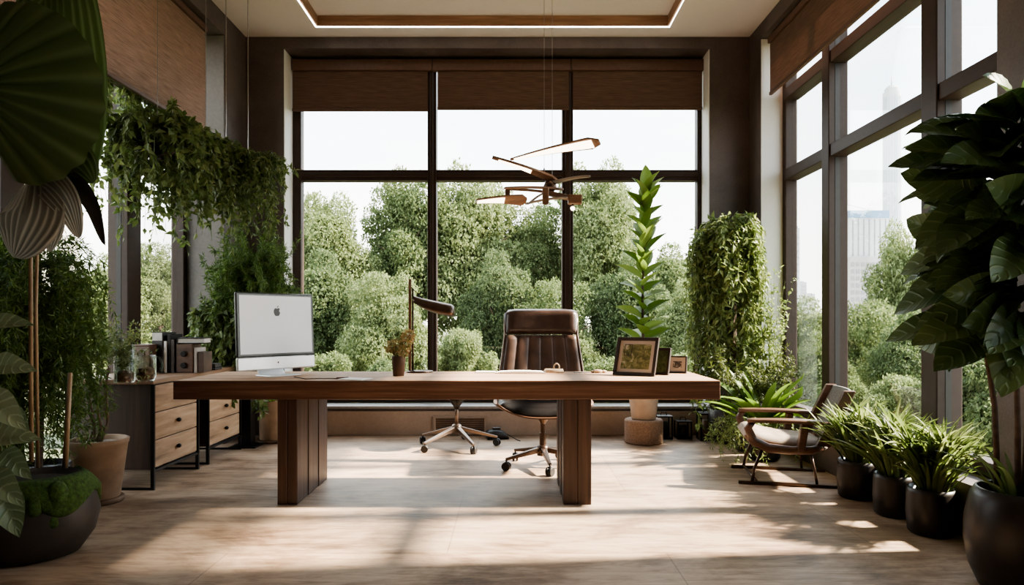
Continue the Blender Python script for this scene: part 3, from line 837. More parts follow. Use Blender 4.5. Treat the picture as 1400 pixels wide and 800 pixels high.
o = MB().box((-.055, -.02, 0), (.055, .02, .004)).build('bookmark', 'pagegrey', None, bevel=.001); o.location = desk_item(795, 509.5); tag(o, 'narrow pale card on desk beside the small pebble', 'card')

# ---- desk lamp
bs = desk_item(574, 509.0)
t = thing('desk_lamp', 'brown desk lamp with tall flat post and drooping shade', 'lamp', bs)
px_ = (563-574)/F*bs.y
MB().lathe([(.092, 0), (.095, .004), (.09, .011), (.0, .013)], 32).build('base', 'bronze', t, smooth=True)
MB().box((px_-.022, -.012, .01), (px_-.003, .012, .655)).build('post', 'shell', t, bevel=.003)
MB().tube([(px_+.007, 0, .01), (px_+.007, 0, .59)], .007, 8).build('rod', 'bronze', t, smooth=True)
def shade(u, v, s=1):
    # u along, v round
    a = 2*PI*v
    x = px_+.012+.285*u
    rad = (.036+.040*math.sin(min(1, u*1.35+.12)*PI*.5)) * (1 if u < .93 else .85) * s
    zc = .465 - .05*u + .04*(1-u)**3
    flat = 1 if math.sin(a) > 0 else .45
    return Vector((x, math.cos(a)*rad*1.15, zc + math.sin(a)*rad*flat*.8))
m = MB(); nu, nv = 14, 20
for i in range(nu+1):
    for k in range(nv): m.v.append(tuple(shade(i/nu, k/nv)))
for i in range(nu):
    for k in range(nv): m.f.append((i*nv+k, i*nv+(k+1) % nv, (i+1)*nv+(k+1) % nv, (i+1)*nv+k))
m.f.append(tuple(range(nv))[::-1]); m.f.append(tuple(nu*nv+k for k in range(nv)))
m.build('lamp_shade', 'bronze', t, smooth=True)
MB().tube([(px_-.005, 0, .60), (px_+.02, 0, .575), (px_+.11, 0, .49)], .003, 6).build('stay', 'bronze', t)
MB().disc((px_+.025, 0, .50), .016, (0, 1, 0), .05).build('joint', 'bronze', t)

# ---- small plant on the desk
p = desk_item(545, 514)
t = thing('desk_plant', 'small pot of reddish green succulents on desk beside the lamp', 'potted plant', p)
MB().lathe([(.036, 0), (.046, .125), (.046, .13), (.041, .13), (.038, .105), (0, .105)], 28).build('pot', 'leather2', t, smooth=True)
rng = np.random.default_rng(7)
C = np.array([(-.05, -.01, .19), (.035, 0, .185), (-.01, .02, .165), (.045, .01, .225), (-.02, -.02, .20), (0.03, -.02, .165), (.06, .02, .262)]); n = 520
pk = rng.integers(0, len(C), n); nr = unit(rng.normal(0, 1, (n, 3)))
V, Fc = scatter(tmpl_small(.6, .15, .1), C[pk]+nr*.028, nr+rng.normal(0, .4, (n, 3)), rng.normal(0, 1, (n, 3)), rng.uniform(.018, .032, n))
np_obj('foliage', V, Fc, 'succulent', t)
m = MB()
for c in C: m.tube([(0, 0, .10), tuple(c*np.array([.7, .7, .8])), tuple(c)], .003, 5)
m.build('stem', 'stem', t)

# ---- picture frames
def picture_frame(label, base, wd, ht, yaw, lean, kind):
    t = thing('picture_frame', label, 'picture frame', base, yaw)
    R_ = Matrix.Rotation(-lean, 4, 'X')
    def T(mb): mb.v = [tuple(R_ @ Vector(v)) for v in mb.v]; return mb
    b = min(wd, ht)*.085; dp = .022
    m = MB(); m.box((-wd/2, 0, 0), (wd/2, dp, b)).box((-wd/2, 0, ht-b), (wd/2, dp, ht)).box((-wd/2, 0, b), (-wd/2+b, dp, ht-b)).box((wd/2-b, 0, b), (wd/2, dp, ht-b))
    m.box((-wd/2+b*.5, dp*.75, b*.5), (wd/2-b*.5, dp, ht-b*.5))
    T(m).build('frame', 'framewood', t, bevel=.003)
    T(MB().box((-wd/2+b, dp*.5, b), (wd/2-b, dp*.74, ht-b))).build('mount', 'mat' if kind != 1 else 'framewood', t)
    mg = b*2.1 if kind != 2 else b*3.6
    if kind == 1: mg = b*1.2
    T(MB().box((-wd/2+mg, dp*.42, mg), (wd/2-mg, dp*.55, ht-mg))).build('photo', M['photo%d' % kind], t)
    if kind == 0:
        m = MB(); x0, z0 = -wd/2+mg+.012, ht*.52; q = .004
        m.box((x0, dp*.38, z0), (x0+.055, dp*.43, z0+q)).box((x0, dp*.38, z0+.075), (x0+.055, dp*.43, z0+.075+q)).box((x0, dp*.38, z0), (x0+q, dp*.43, z0+.075)).box((x0+.051, dp*.38, z0), (x0+.055, dp*.43, z0+.075))
        T(m).build('inset', 'framewood', t)
    MB().bar(tuple(R_ @ Vector((0, dp, ht*.7))), (0, .02+ht*math.sin(lean)+ht*.28, .004), .05*wd/.3, .006).build('strut', 'framewood', t)

def photo_mat(name, stops, scale, seed):
    m, nt, out = _mat(name)
    b = _n(nt, 'ShaderNodeBsdfPrincipled', Roughness=.3)
    v = _coord(nt, (scale,)*3)
    nz = _n(nt, 'ShaderNodeTexNoise', Scale=1.0, Detail=6.0, Roughness=.7, Distortion=1.5); nz.noise_dimensions = '4D'; nz.inputs['W'].default_value = seed
    nt.links.new(v, nz.inputs['Vector']); r = _ramp(nt, nz.outputs['Fac'], stops)
    nt.links.new(r.outputs[0], b.inputs['Base Color']); nt.links.new(b.outputs[0], out.inputs[0]); M[name] = m
photo_mat('photo0', [(.32, (.035, .045, .02)), (.46, (.11, .12, .05)), (.55, (.22, .22, .11)), (.68, (.5, .5, .44))], 16, 1.3)
photo_mat('photo1', [(.35, (.02, .03, .012)), (.55, (.06, .085, .035)), (.72, (.13, .16, .07))], 30, 4.1)
photo_mat('photo2', [(.42, (.02, .02, .02)), (.5, (.12, .11, .1)), (.58, (.5, .47, .43))], 26, 2.2)
def mid_item(px, py): return desk_item(px, py)
picture_frame('largest dark picture frame on desk, leaning back, greenery photo', Vector((.795, 4.335, .753)), .295, .265, math.radians(-34), math.radians(19), 0)
picture_frame('middle sized dark frame on desk half hidden behind the largest', Vector((.955, 4.43, .753)), .20, .185, math.radians(-38), math.radians(14), 1)
picture_frame('smallest dark frame on desk with pale mount, furthest right', Vector((1.135, 4.545, .753)), .135, .120, math.radians(-30), math.radians(10), 2)

# ================================================================== OFFICE CHAIR
def caster(parent, a, r, z, wr=.029, mat='dark'):
    x, y = math.cos(a)*r, math.sin(a)*r
    m = MB(); ta = a+.8; ax = (math.cos(ta), math.sin(ta), 0)
    for s in (-1, 1): m.disc((x+ax[0]*.014*s, y+ax[1]*.014*s, wr), wr, ax, .018, 16)
    m.tube([(x, y, wr), (x, y, z)], .008, 8)
    m.build('caster', mat, parent, bevel=.003, seg=1)
def star_base(t, r, hub_z, arm_z, a0, mat, wr=.029):
    for k in range(5):
        a = a0 + k*2*PI/5
        m = MB(); e = (math.cos(a)*r, math.sin(a)*r, arm_z)
        m.bar((math.cos(a)*.02, math.sin(a)*.02, hub_z), e, .045, .042, w2=.024, h2=.020)
        m.build('base_arm', mat, t, bevel=.005)
        caster(t, a, r*.985, arm_z, wr)
    MB().lathe([(.045, hub_z-.045), (.048, hub_z+.015), (.034, hub_z+.035), (0, hub_z+.036)], 20).build('hub', mat, t, smooth=True)

oc = (.235, 5.02, 0)
t = thing('office_chair', 'brown leather office chair with tall headrest behind the desk', 'chair', oc)
star_base(t, .31, .135, .085, math.radians(-83), 'bronze', .033)
MB().tube([(0, 0, .13), (0, 0, .26), (0, 0, .262), (0, 0, .39)], [.026, .026, .018, .02], 14).lathe([(.02, .33), (.05, .375), (.06, .39), (0, .392)], 20).build('gas_column', 'bronze', t)
# seat: wooden shell and black pad.  y = -.25 front (towards the desk), +.27 back
SW = .375
def shell_f(u, v, off=0.):
    x = (u-.5)*2*SW*(1-.10*abs(2*v-1)**3); e = abs(2*u-1)
    y = -.27+.55*v
    z = .395 + .10*e**2.6 + .02*(2*v-1)**2 + .03*v
    return Vector((x, y, z+off))
MB().slab(lambda u, v: shell_f(u, v), lambda u, v: shell_f(u, v, -.014), 18, 10).build('seat_shell', 'shell', t, smooth=True)
def pad(u, v):
    e = max(abs(2*u-1), abs(2*v-1)); q = shell_f(u*.9+.05, v*.94+.03, .016)
    q.z += .055*(1-e**6)**.5; return q
MB().slab(pad, lambda u, v: shell_f(u*.9+.05, v*.94+.03, .004), 20, 14).build('seat', 'seatblack', t, smooth=True)
def back_pt(u, v, front):
    # v 0 at seat, 1 at headrest seam
    hw = .355 - .075*v; x = (u-.5)*2*hw; e = abs(2*u-1)
    y = .25 + .075*v - .05*e**2
    th = .035*(1-e**8)**.5*(1-.3*abs(2*v-1)**6)
    pl = .013*abs(math.sin(u*6*PI))**.55
    return Vector((x, y + (-(th+pl) if front else .022), .475+.525*v))
MB().slab(lambda u, v: back_pt(u, v, True), lambda u, v: back_pt(u, v, False), 72, 14).build('backrest', 'leather2', t, smooth=True)
def head_pt(u, v, front):
    hw = .292 + .006*math.sin(v*PI); x = (u-.5)*2*hw
    eu, ev = abs(2*u-1), abs(2*v-1)
    th = .062*((1-eu**10)*(1-ev**6))**.5
    zed = 1.005+.205*v - (.018*eu**8 if v > .9 else 0)
    return Vector((x, .325-.03*eu**2*.8+.02*v+(-th if front else .035*((1-eu**10)*(1-ev**6))**.5), zed))
MB().slab(lambda u, v: head_pt(u, v, True), lambda u, v: head_pt(u, v, False), 24, 14).build('headrest', 'leather', t, smooth=True)
for s in (-1, 1):
    m = MB(); m.tube([(s*.352, .10, .50), (s*.350, .20, .52), (s*.330, .225, .70), (s*.306, .255, .87), (s*.290, .29, 1.0), (s*.291, .31, 1.08), (s*.288, .325, 1.17)], .012, 8)
    m.build('side_rail', 'chrome', t, smooth=True)

# ---- stool on wheels (its seat is behind the desk top)
t = thing('swivel_stool', 'swivel seat on steel star base with casters, left of the office chair', 'stool', (-.49, 5.83, 0))
star_base(t, .365, .165, .075, math.radians(-62), 'chrome', .031)
MB().tube([(0, 0, .15), (0, 0, .42)], .017, 12).build('column', 'chrome', t, smooth=True)
MB().lathe([(.017, .33), (.03, .36), (.075, .42), (.06, .44)], 20).build('seat_support', 'dark', t, smooth=True)
MB().lathe([(0, .44), (.17, .442), (.195, .46), (.20, .49), (.185, .52), (.12, .535), (0, .54)], 32).build('seat', 'seatblack', t, smooth=True)

# ---- small dark gadget with cord on the floor
t = thing('cable_box', 'small dark rounded box with a loose cord by the back vent', 'cable box', (-.14, 6.24, 0), .2)
MB().slab(lambda u, v: Vector(((u-.5)*.2, (v-.5)*.13, .02+.075*(math.sin(PI*min(1, u*.8+.2)))**.6*math.sin(PI*(v*.8+.1))**.3)), lambda u, v: Vector(((u-.5)*.2, (v-.5)*.13, 0)), 12, 8).build('case', 'dark', t, smooth=True)
MB().box((-.05, -.03, .09), (.03, .03, .11)).build('handle', 'leather', t, bevel=.008)
MB().tube([(.09, 0, .04), (.13, -.03, .02), (.16, -.12, .006), (.18, -.2, .006)], .004, 6).build('cord', 'dark', t, smooth=True)

# ================================================================== ARMCHAIR
# local frame: +x towards the back, y across, front at x = 0
t = thing('armchair', 'low wooden armchair with woven grey back beside the right window', 'armchair', (1.665, 4.74, 0), math.radians(-13))
hw = .25
for s, nm in ((-1, 'near'), (1, 'far')):
    y = s*hw
    # runner on the floor
    m = MB(); m.bar((-.06, y, .011), (.60, y, .011), .03, .022); m.build('runner', 'bronze', t, bevel=.004)
    # wooden side: loop from arm front down under the seat and up to the arm
    pts = [(.03, .43), (.0, .385), (.035, .30), (.13, .255), (.27, .245), (.40, .25), (.47, .275)]
    m = MB(); m.tube([(x, y*1.10, z) for x, z in pts], [.022, .028, .033, .032, .029, .028, .02], 10)
    m.build('side_loop', 'armwood', t, smooth=True)
    m = MB(); m.slab(lambda u, v: Vector((-.005+.67*u, y*1.10+(v-.5)*(.055+.05*math.sin(PI*min(1, u*.9+.08))), .448-.012*u+.01*math.sin(PI*u))),
                     lambda u, v: Vector((-.005+.67*u, y*1.10+(v-.5)*(.055+.05*math.sin(PI*min(1, u*.9+.08))), .426-.012*u+.01*math.sin(PI*u))), 16, 4)
    m.build('armrest', 'armwood', t, smooth=True)
    m = MB(); m.bar((.33, y*1.10, .23), (.36, y*1.10, .43), .065, .05, up=(1, 0, 0)); m.build('arm_post', 'armwood', t, bevel=.01)
    # back post
    m = MB(); m.slab(lambda u, v: Vector((.475+.165*v+(u-.5)*.095*(1-.25*v), y*.98-s*0.0-.026, .275+.375*v)), lambda u, v: Vector((.475+.165*v+(u-.5)*.095*(1-.25*v), y*.98+.026, .275+.375*v)), 2, 8)
    m.build('back_post', 'armwood', t, bevel=.008)
    # front and rear struts
    m = MB(); m.tube([(.10, y*.9, .245), (.045, y*.95, .10), (.03, y, .02)], .011, 8); m.build('front_leg', 'bronze', t, smooth=True)
    m = MB(); m.tube([(.40, y*.9, .245), (.43, y*.95, .10), (.44, y, .02)], .009, 8); m.build('rear_leg', 'bronze', t, smooth=True)
MB().tube([(.03, hw, .02), (.05, 0, .016), (.06, -hw, .02)], .009, 8).build('cross_brace', 'bronze', t, smooth=True)
def seat_f(u, v, top):
    x = -.02+.53*u; y = (v-.5)*2*.235
    e = abs(2*v-1)
    z = .315 - .05*math.sin(min(1, u*1.1)*PI*.5)
    if top: z += .048*(1-e**6)**.5*max(0, 1-abs(2*u-1)**8)**.5 + .02*math.exp(-((u-.12)/.12)**2)
    else: z -= .035*max(0, 1-abs(2*u-1)**6)**.5
    return Vector((x, y, z))
MB().slab(lambda u, v: seat_f(u, v, True), lambda u, v: seat_f(u, v, False), 24, 14).build('seat', 'hide', t, smooth=True)
def bk_f(u, v, front):
    y = (u-.5)*2*.22; sag = .03*math.sin(PI*u)
    return Vector((.49+.155*v+sag+(0 if front else .012), y, .30+.345*v))
MB().slab(lambda u, v: bk_f(u, v, True), lambda u, v: bk_f(u, v, False), 16, 10).build('backrest', 'linen', t, smooth=True)

# ================================================================== CABINETS
CX0, CX1 = -2.935, -2.36
def cabinet(label, y0, y1, third):
    t = thing('drawer_cabinet', label, 'cabinet', (CX1, y0, 0), 0, 'drawer cabinets by the left window')
    L = y1-y0; dpt = CX0-CX1; z0, z1 = .135, .695
    MB().box((dpt, 0, z0), (-.018, L, z1)).build('body', 'cabdark', t, bevel=.003)
    n = 3; hgt = (z1-z0-.012)/n
    for k in range(n):
        d = MB().box((-.018, .012, z0+.006+k*hgt+.003), (.004, L-.012, z0+.006+(k+1)*hgt-.003)).build('drawer', 'drawer', t, bevel=.003)
        MB().ball((.018, L/2, z0+.006+(k+.52)*hgt), .019, 12, 8, (.8, 1, .8)).build('knob', 'black', d, smooth=True)
    for yy in (-.016, L+.001):
        m = MB(); q = .015
        m.box((-.012, yy, 0), (.012, yy+q, z1)).box((dpt, yy, 0), (dpt+.024, yy+q, z1)).box((dpt+.024, yy, .0), (-.012, yy+q, .016))
        m.build('leg_frame', 'black', t)
    MB().box((-.012, -.001, z0-.02), (.008, L+.001, z0-.002)).build('bottom_rail', 'black', t)
cabinet('nearer pale-fronted three drawer cabinet on black frame, left wall', 4.335, 4.93, 0)
cabinet('further three drawer cabinet on black frame, partly behind the desk leg', 5.115, 5.70, 0)
o = MB().box((CX0, 4.31, .696), (CX1+.012, 5.725, .728)).build('cabinet_worktop', 'cabtop', None, bevel=.003); tag(o, 'one long wooden worktop spanning both drawer cabinets', 'worktop')

ZC = .7285
def cab(px, py):
    Y = (EYE-ZC)*F/(py-440); return Vector(((px-700)/F*Y, Y, ZC))
# glass jar with sprigs
t = thing('terrarium_jar', 'tall clear glass jar with red soil and fine pale sprigs', 'jar', cab(170, 523))
MB().lathe([(.056, 0), (.058, .005), (.058, .235), (.055, .235), (.055, .006), (0, .006)], 28).build('jar', 'jar', t, smooth=True)
MB().lathe([(.053, .007), (.053, .055), (.03, .075), (0, .07)], 20).build('soil', 'jarsoil', t, smooth=True)
rng = np.random.default_rng(21)
n = 46; a = rng.uniform(0, 2*PI, n)
O = np.stack([np.cos(a)*.02, np.sin(a)*.02, np.full(n, .07)], 1)
T = np.linspace(0, 1, 12)[None,:,None]; out = np.stack([np.cos(a), np.sin(a)*.8, np.zeros(n)], 1)[:,None,:]
reach = rng.uniform(.02, .20, n)[:,None,None]; hh = rng.uniform(.18, .36, n)[:,None,None]
P = O[:,None,:] + out*np.minimum(reach*np.maximum(T-.45, 0)*1.9, .4) + np.array([0,0,1.])*(hh*T - .12*np.maximum(T-.5, 0)**2*reach*10)
V, Fc = needles(rng, P, 34, (.018, .034), .3); np_obj('sprigs', V, Fc, 'dust', t)
# glass jug
t = thing('glass_jug', 'round glass jug with handle and brown contents on worktop', 'jug', cab(199, 521))
MB().lathe([(.05, 0), (.060, .03), (.062, .09), (.058, .16), (.060, .165), (.056, .165), (.058, .09), (.056, .03), (0, .008)], 28).build('jug', 'jar', t, smooth=True)
MB().lathe([(.045, .01), (.055, .04), (.05, .075), (.02, .09), (0, .09)], 20, wob=lambda a, z: 1+.06*math.sin(a*5)).build('contents', 'jarsoil', t, smooth=True)
MB().tube([(.055, 0, .15), (.09, 0, .15), (.108, 0, .11), (.095, 0, .06), (.058, 0, .04)], .007, 8).build('handle', 'jar', t, smooth=True)
def book(label, name, x0, x1, y, dp, h, mat, pages=True, band=None, z=ZC):
    t = thing(name, label, 'book', ((x0+x1)/2, y, z), 0, 'books standing on the worktop')
    w = x1-x0
    m = MB(); m.box((-w/2, 0, 0), (w/2, .004, h)).box((-w/2, .004, 0), (-w/2+.004, dp, h)).box((w/2-.004, .004, 0), (w/2, dp, h)); m.build('cover', mat, t, bevel=.0015, seg=1)
    MB().box((-w/2+.0045, .0045, .003), (w/2-.0045, dp-.004, h-.003)).build('pages', 'paper', t)
    if band: MB().box((-w/2+.002, -.0015, band[0]*h), (w/2-.002, .0, band[1]*h)).build('label_patch', band[2], t)
yb = 4.86
def bx(px): return (px-700)/F*yb
t = thing('wooden_box', 'small brown wooden box behind the glass jug', 'box', ((199-700)/F*4.80, 4.80, ZC))
MB().box((-.055, -.05, 0), (.055, .05, .20)).build('body', 'armwood', t, bevel=.004)
MB().box((-.058, -.053, .2005), (.058, .053, .215)).build('lid', 'armwood', t, bevel=.004)
MB().box((-.02, -.056, .13), (.02, -.051, .17)).build('door', 'cabdark', t)
book('thick black binder with pale grey top patch, leftmost of the standing books', 'binder', bx(208), bx(222), yb, .20, .30, 'dark', True, (.80, .99, 'pagegrey'))
book('thin white book between black binder and dark tall book', 'book', bx(222.6), bx(226), yb+.01, .17, .235, 'paper')
book('tall near-black book, second tallest beside the white book', 'book', bx(226.6), bx(231), yb+.02, .18, .285, 'black')
book('dark brown book next to the wooden knobbed box', 'book', bx(231.6), bx(236), yb+.02, .17, .245, 'leather')
t = thing('knobbed_box', 'brown wooden box with two dark round knobs on worktop', 'box', (bx(249), yb+.03, ZC))
MB().box((-.062, 0, 0), (.062, .14, .215)).build('body', 'armwood', t, bevel=.006)
for z in (.055, .14):
    k = MB(); k.disc((0, -.008, z), .022, (0, 1, 0), .02, 20); k.build('knob', 'black', t, bevel=.004)
book('narrow cream book right of the knobbed box', 'book', bx(261.6), bx(265), yb+.04, .15, .185, 'mat')
book('short reddish brown book at right end of the standing books', 'book', bx(265.8), bx(274), yb+.05, .14, .155, 'leather2')
t = thing('book', 'dark book lying flat across the knobbed box, pale page edges', 'book', (bx(256), yb+.11, ZC+.2155), .1)
MB().box((-.10, -.08, 0), (.10, .07, .006)).box((-.10, -.08, .038), (.10, .07, .044)).box((-.10, -.08, .006), (-.094, .07, .038)).build('cover', 'black', t, bevel=.001, seg=1)
MB().box((-.094, -.074, .0065), (.096, .064, .0375)).build('pages', 'pagegrey', t)
t = thing('tray_stack', 'small stack of dark flat trays at right end of the worktop', 'tray', ((287-700)/F*5.2, 5.2, ZC))
MB().box((-.07, -.06, 0), (.07, .06, .018)).build('tray', 'dark', t, bevel=.004)
MB().box((-.06, -.05, .0185), (.065, .055, .05)).build('tray', 'bowl', t, bevel=.004)

# ================================================================== LANTERNS by the back wall
def lantern(label, x, y, w, h, glow):
    t = thing('lantern', label, 'lantern', (x, y, 0), 0, 'dark lanterns on the floor under the back window')
    m = MB(); q = w*.09
    m.box((-w/2, -w/2, 0), (w/2, w/2, q)).box((-w/2, -w/2, h-q), (w/2, w/2, h))
    for sx in (-1, 1):
        for sy in (-1, 1): m.box((sx*(w/2-q/2)-q/2, sy*(w/2-q/2)-q/2, q), (sx*(w/2-q/2)+q/2, sy*(w/2-q/2)+q/2, h-q))
    m.build('frame', 'black', t)
    MB().lathe([(w*.30, q), (w*.30, h*.72), (0, h*.73)], 20).build('candle', glow, t, smooth=True)
    MB().tube([(-w*.2, 0, h), (-w*.15, 0, h+.03), (w*.15, 0, h+.03), (w*.2, 0, h)], .004, 6).build('handle', 'black', t)
lantern('dark lantern with brown candle nearest the corner climber', 1.825, 6.18, .15, .255, 'clayrim')
lantern('wide dark lantern beside the cork plant stand', 1.44, 6.25, .14, .22, 'dark')
lantern('low dark lantern, middle one of the three under the window', 1.625, 6.26, .14, .17, 'leather')

# ================================================================== PENDANT
pc = at(752, 262, 4.3); Yp = 4.3
def P_(px, py, dy=0.): return at(px, py, Yp+dy) - pc
t = thing('pendant_lamp', 'sculptural wooden pendant with glowing blades hanging over the desk', 'pendant lamp', pc)
ROLL = -.62
def blade(name, a, b_, w1, w2, h, mat, glow=None, roll=0.):
    a, b_ = Vector(a), Vector(b_)
    m = MB(); n = 10; d = b_-a; side = Vector((0, 0, 1)).cross(d).normalized()
    side = Matrix.Rotation(roll, 3, d) @ side; up_ = d.cross(side).normalized()
    def f(u, v, z):
        wv = w1+(w2-w1)*u; wv *= (1-max(0, (u-.9)/.1)**2*.6)
        return a + d*u + side*(v-.5)*wv + up_*z + Vector((0, 0, .008*math.sin(PI*u)))
    m.slab(lambda u, v: f(u, v, h/2), lambda u, v: f(u, v, -h/2), n, 4)
    o = m.build(name, mat, t, bevel=.002, seg=1)
    if glow:
        g_ = MB(); u0, u1 = glow
        g_.slab(lambda u, v: f(u0+(u1-u0)*u, .15+.7*v, -h/2-.001), lambda u, v: f(u0+(u1-u0)*u, .15+.7*v, -h/2-.004), n, 2)
        g_.build('light_panel', 'glow', o)
    return o
blade('blade', P_(698, 218, .12), P_(820, 194, -.22), .014, .10, .014, 'penwood', (.05, .93), ROLL)
blade('blade', P_(673, 215, -.05), P_(762, 248, 0.), .016, .055, .022, 'penwood', (.1, .6), ROLL)
blade('blade', P_(757, 250, 0.), P_(807, 241, -.15), .060, .022, .012, 'pengrey')
blade('blade', P_(651, 275, -.10), P_(720, 274, -.02), .03, .10, .014, 'penwood', (.02, .55), ROLL)
blade('blade', P_(690, 257, -.16), P_(770, 259, .02), .030, .045, .012, 'penwood')
blade('blade', P_(694, 259, .10), P_(768, 266, .02), .022, .04, .014, 'penwood')
blade('blade', P_(718, 279, .02), P_(776, 270, -.05), .03, .05, .010, 'pengrey')
blade('blade', P_(722, 279, -.05), P_(748, 262, 0.), .03, .05, .012, 'pengrey')
m = MB(); m.bar(P_(694, 256, -.02), P_(694, 272, -.02), .032, .032, up=(1, 0, 0)); m.build('drop_block', 'penwood', t, bevel=.004)
m = MB(); m.slab(lambda u, v: P_(741.5+9*u, 256+23*v, -.12)+Vector((0, .03*math.sin(PI*v)*0, .008*math.cos((u-.5)*PI)*-(v > .9))), lambda u, v: P_(741.5+9*u, 256+23*v, -.10), 4, 8); m.build('tongue', 'penwood', t, bevel=.006)
m = MB(); c_ = P_(786, 273, 0.); m.box(c_-Vector((.045, .03, .03)), c_+Vector((.045, .03, .03))); m.build('end_block', 'penwood', t, bevel=.006)
m = MB(); m.bar(P_(748, 264, 0), P_(780, 271, 0), .05, .03); m.build('link_arm', 'penwood', t, bevel=.004)
m = MB(); c_ = P_(783, 285, 0.); m.ball(c_, .015); m.build('bulb', 'glow', t, smooth=True)
m = MB(); m.tube([P_(783, 277, 0), P_(783, 283, 0)], .008, 8); m.build('bulb_holder', 'bronze', t)
m = MB(); m.lathe([(.03, -.03), (.045, 0), (.03, .035), (0, .036)], 16, c=tuple(P_(752, 255))); m.build('hub', 'bronze', t, smooth=True)
m = MB()
top = H+.099-pc.z
m.tube([tuple(P_(744, 232)), (P_(744, 232).x, 0, top)], .0016, 5); m.tube([tuple(P_(755, 250)), (P_(755, 250).x, 0, top)], .0016, 5)
m.build('suspension_wire', 'wire', t)
m = MB(); m.tube([P_(744, 248), P_(744, 230)], .006, 6); m.build('wire_grip', 'bronze', t)
# ================================================================== PLANTS
def fol(name, VF, mat, parent, smooth=False): return np_obj(name, VF[0], VF[1], mat, parent, smooth)

# ---- tall plant in pale pot on a cork stand
Y = 6.04; bx_ = (880-700)/F*Y
o = MB().lathe([(.165, 0), (.175, .01), (.175, .205), (.165, .216), (.0, .216)], 40).build('plant_stand', 'cork', None, smooth=False, bevel=.004)
o.location = (bx_, Y, 0); tag(o, 'round cork block stand under the pale plant pot', 'plant stand')
t = thing('tall_potted_plant', 'tall slender plant in pale tapered pot before the back window', 'potted plant', (bx_, Y, .2165))
MB().lathe([(.105, 0), (.11, .006), (.148, .30), (.150, .335), (.138, .335), (.130, .28), (0, .28)], 36).build('pot', 'paleclay', t, smooth=True)
MB().lathe([(.129, .27), (.125, .29), (0, .295)], 20).build('soil', 'soil', t)
rng = np.random.default_rng(11)
topz = EYE + (440-262)/F*Y - .2165
st = [(0, 0, .28), (-.005, 0, .7), (-.01, 0, 1.1), (.0, 0, 1.5), (.02, 0, topz)]
MB().tube(st, [.016, .013, .011, .008, .004], 8).build('stem', 'bark', t, smooth=True)
def sp(z): # point on the stem
    for a, b in zip(st, st[1:]):
        if a[2] <= z <= b[2]:
            f = (z-a[2])/(b[2]-a[2]); return np.array(a)*(1-f)+np.array(b)*f
    return np.array(st[-1])
prof_l = lambda q: .25*math.sin(PI*min(1, q**.8))**.8*(1-.15*q)+.004
tm = tmpl_big(prof_l, 8, 4, .22, .16)
O, D, N, S = [], [], [], []
for k in range(58):
    z = .55+ (topz-.55)*(k/57)**.92; a = k*2.4+rng.uniform(-.3, .3); up = rng.uniform(.9, 1.9)
    if k < 26: up = rng.uniform(.25, .9)
    O.append(sp(z)); D.append((math.cos(a), math.sin(a), up)); N.append((-math.cos(a)*up, -math.sin(a)*up-.8, .8))
    S.append(rng.uniform(.24, .34)*(1-.25*(k/57)))
O.append(sp(topz)); D.append((.0, -.1, 1)); N.append((0, -1, .1)); S.append(.25)
O.append(sp(topz-.1)); D.append((.55, -.1, .8)); N.append((-.3, -1, .5)); S.append(.22)
O.append(sp(topz-.15)); D.append((-.75, -.1, .8)); N.append((.3, -1, .5)); S.append(.22)
fol('foliage', scatter(tm, O, D, N, S), 'tall', t, True)

# ---- climber in the right back corner
cxp, cyp = 2.02, 6.05
t = thing('climbing_plant', 'dense pale green climber on a tall pole in the right back corner', 'potted plant', (cxp, cyp, 0))
MB().lathe([(.15, 0), (.19, .02), (.21, .30), (.20, .31), (.185, .28), (0, .28)], 32).build('pot', 'potblack', t, smooth=True)
MB().tube([(0, 0, .26), (0, 0, 2.0)], .045, 10).build('pole', 'bark', t)
rng = np.random.default_rng(31)
k = 150
z = rng.uniform(.85, 2.02, k); a = rng.uniform(0, 2*PI, k)
z[:46] = rng.uniform(1.93, 2.06, 46)
O = np.stack([np.cos(a)*.10, np.sin(a)*.07, z], 1)
out = np.stack([np.cos(a), np.sin(a)*.75, np.zeros(k)], 1)
P = strands(rng, O, out, rng.uniform(.10, .30, k), rng.uniform(.3, .75, k), 16, .12)
P[..., 0] = np.minimum(P[..., 0], .255); P[..., 1] = np.minimum(P[..., 1], .32)
# hanging curtain on the window side
k2 = 26; O2 = np.stack([rng.uniform(-.38, -.22, k2), rng.uniform(-.1, .15, k2), rng.uniform(1.75, 1.98, k2)], 1)
P2 = strands(rng, O2, np.stack([-np.ones(k2)*.3, rng.normal(0, .5, k2), np.zeros(k2)], 1), rng.uniform(.02, .12, k2), rng.uniform(.9, 1.45, k2), 16, .02)
curve_tubes(np.concatenate([P, P2]), .0035).build('stem', 'stem', t)
tm = tmpl_small(.36, .08, .25)
V1 = leaves_on(rng, P, 46, (.055, .10), tm, .8, .35); V2 = leaves_on(rng, P2, 60, (.04, .07), tm, .8, .4)
V, Fc = merge_np([V1, V2]); V[:,0] = np.minimum(V[:,0], .285); V[:,1] = np.minimum(V[:,1], .37)
np_obj('foliage', V, Fc, 'climb', t)

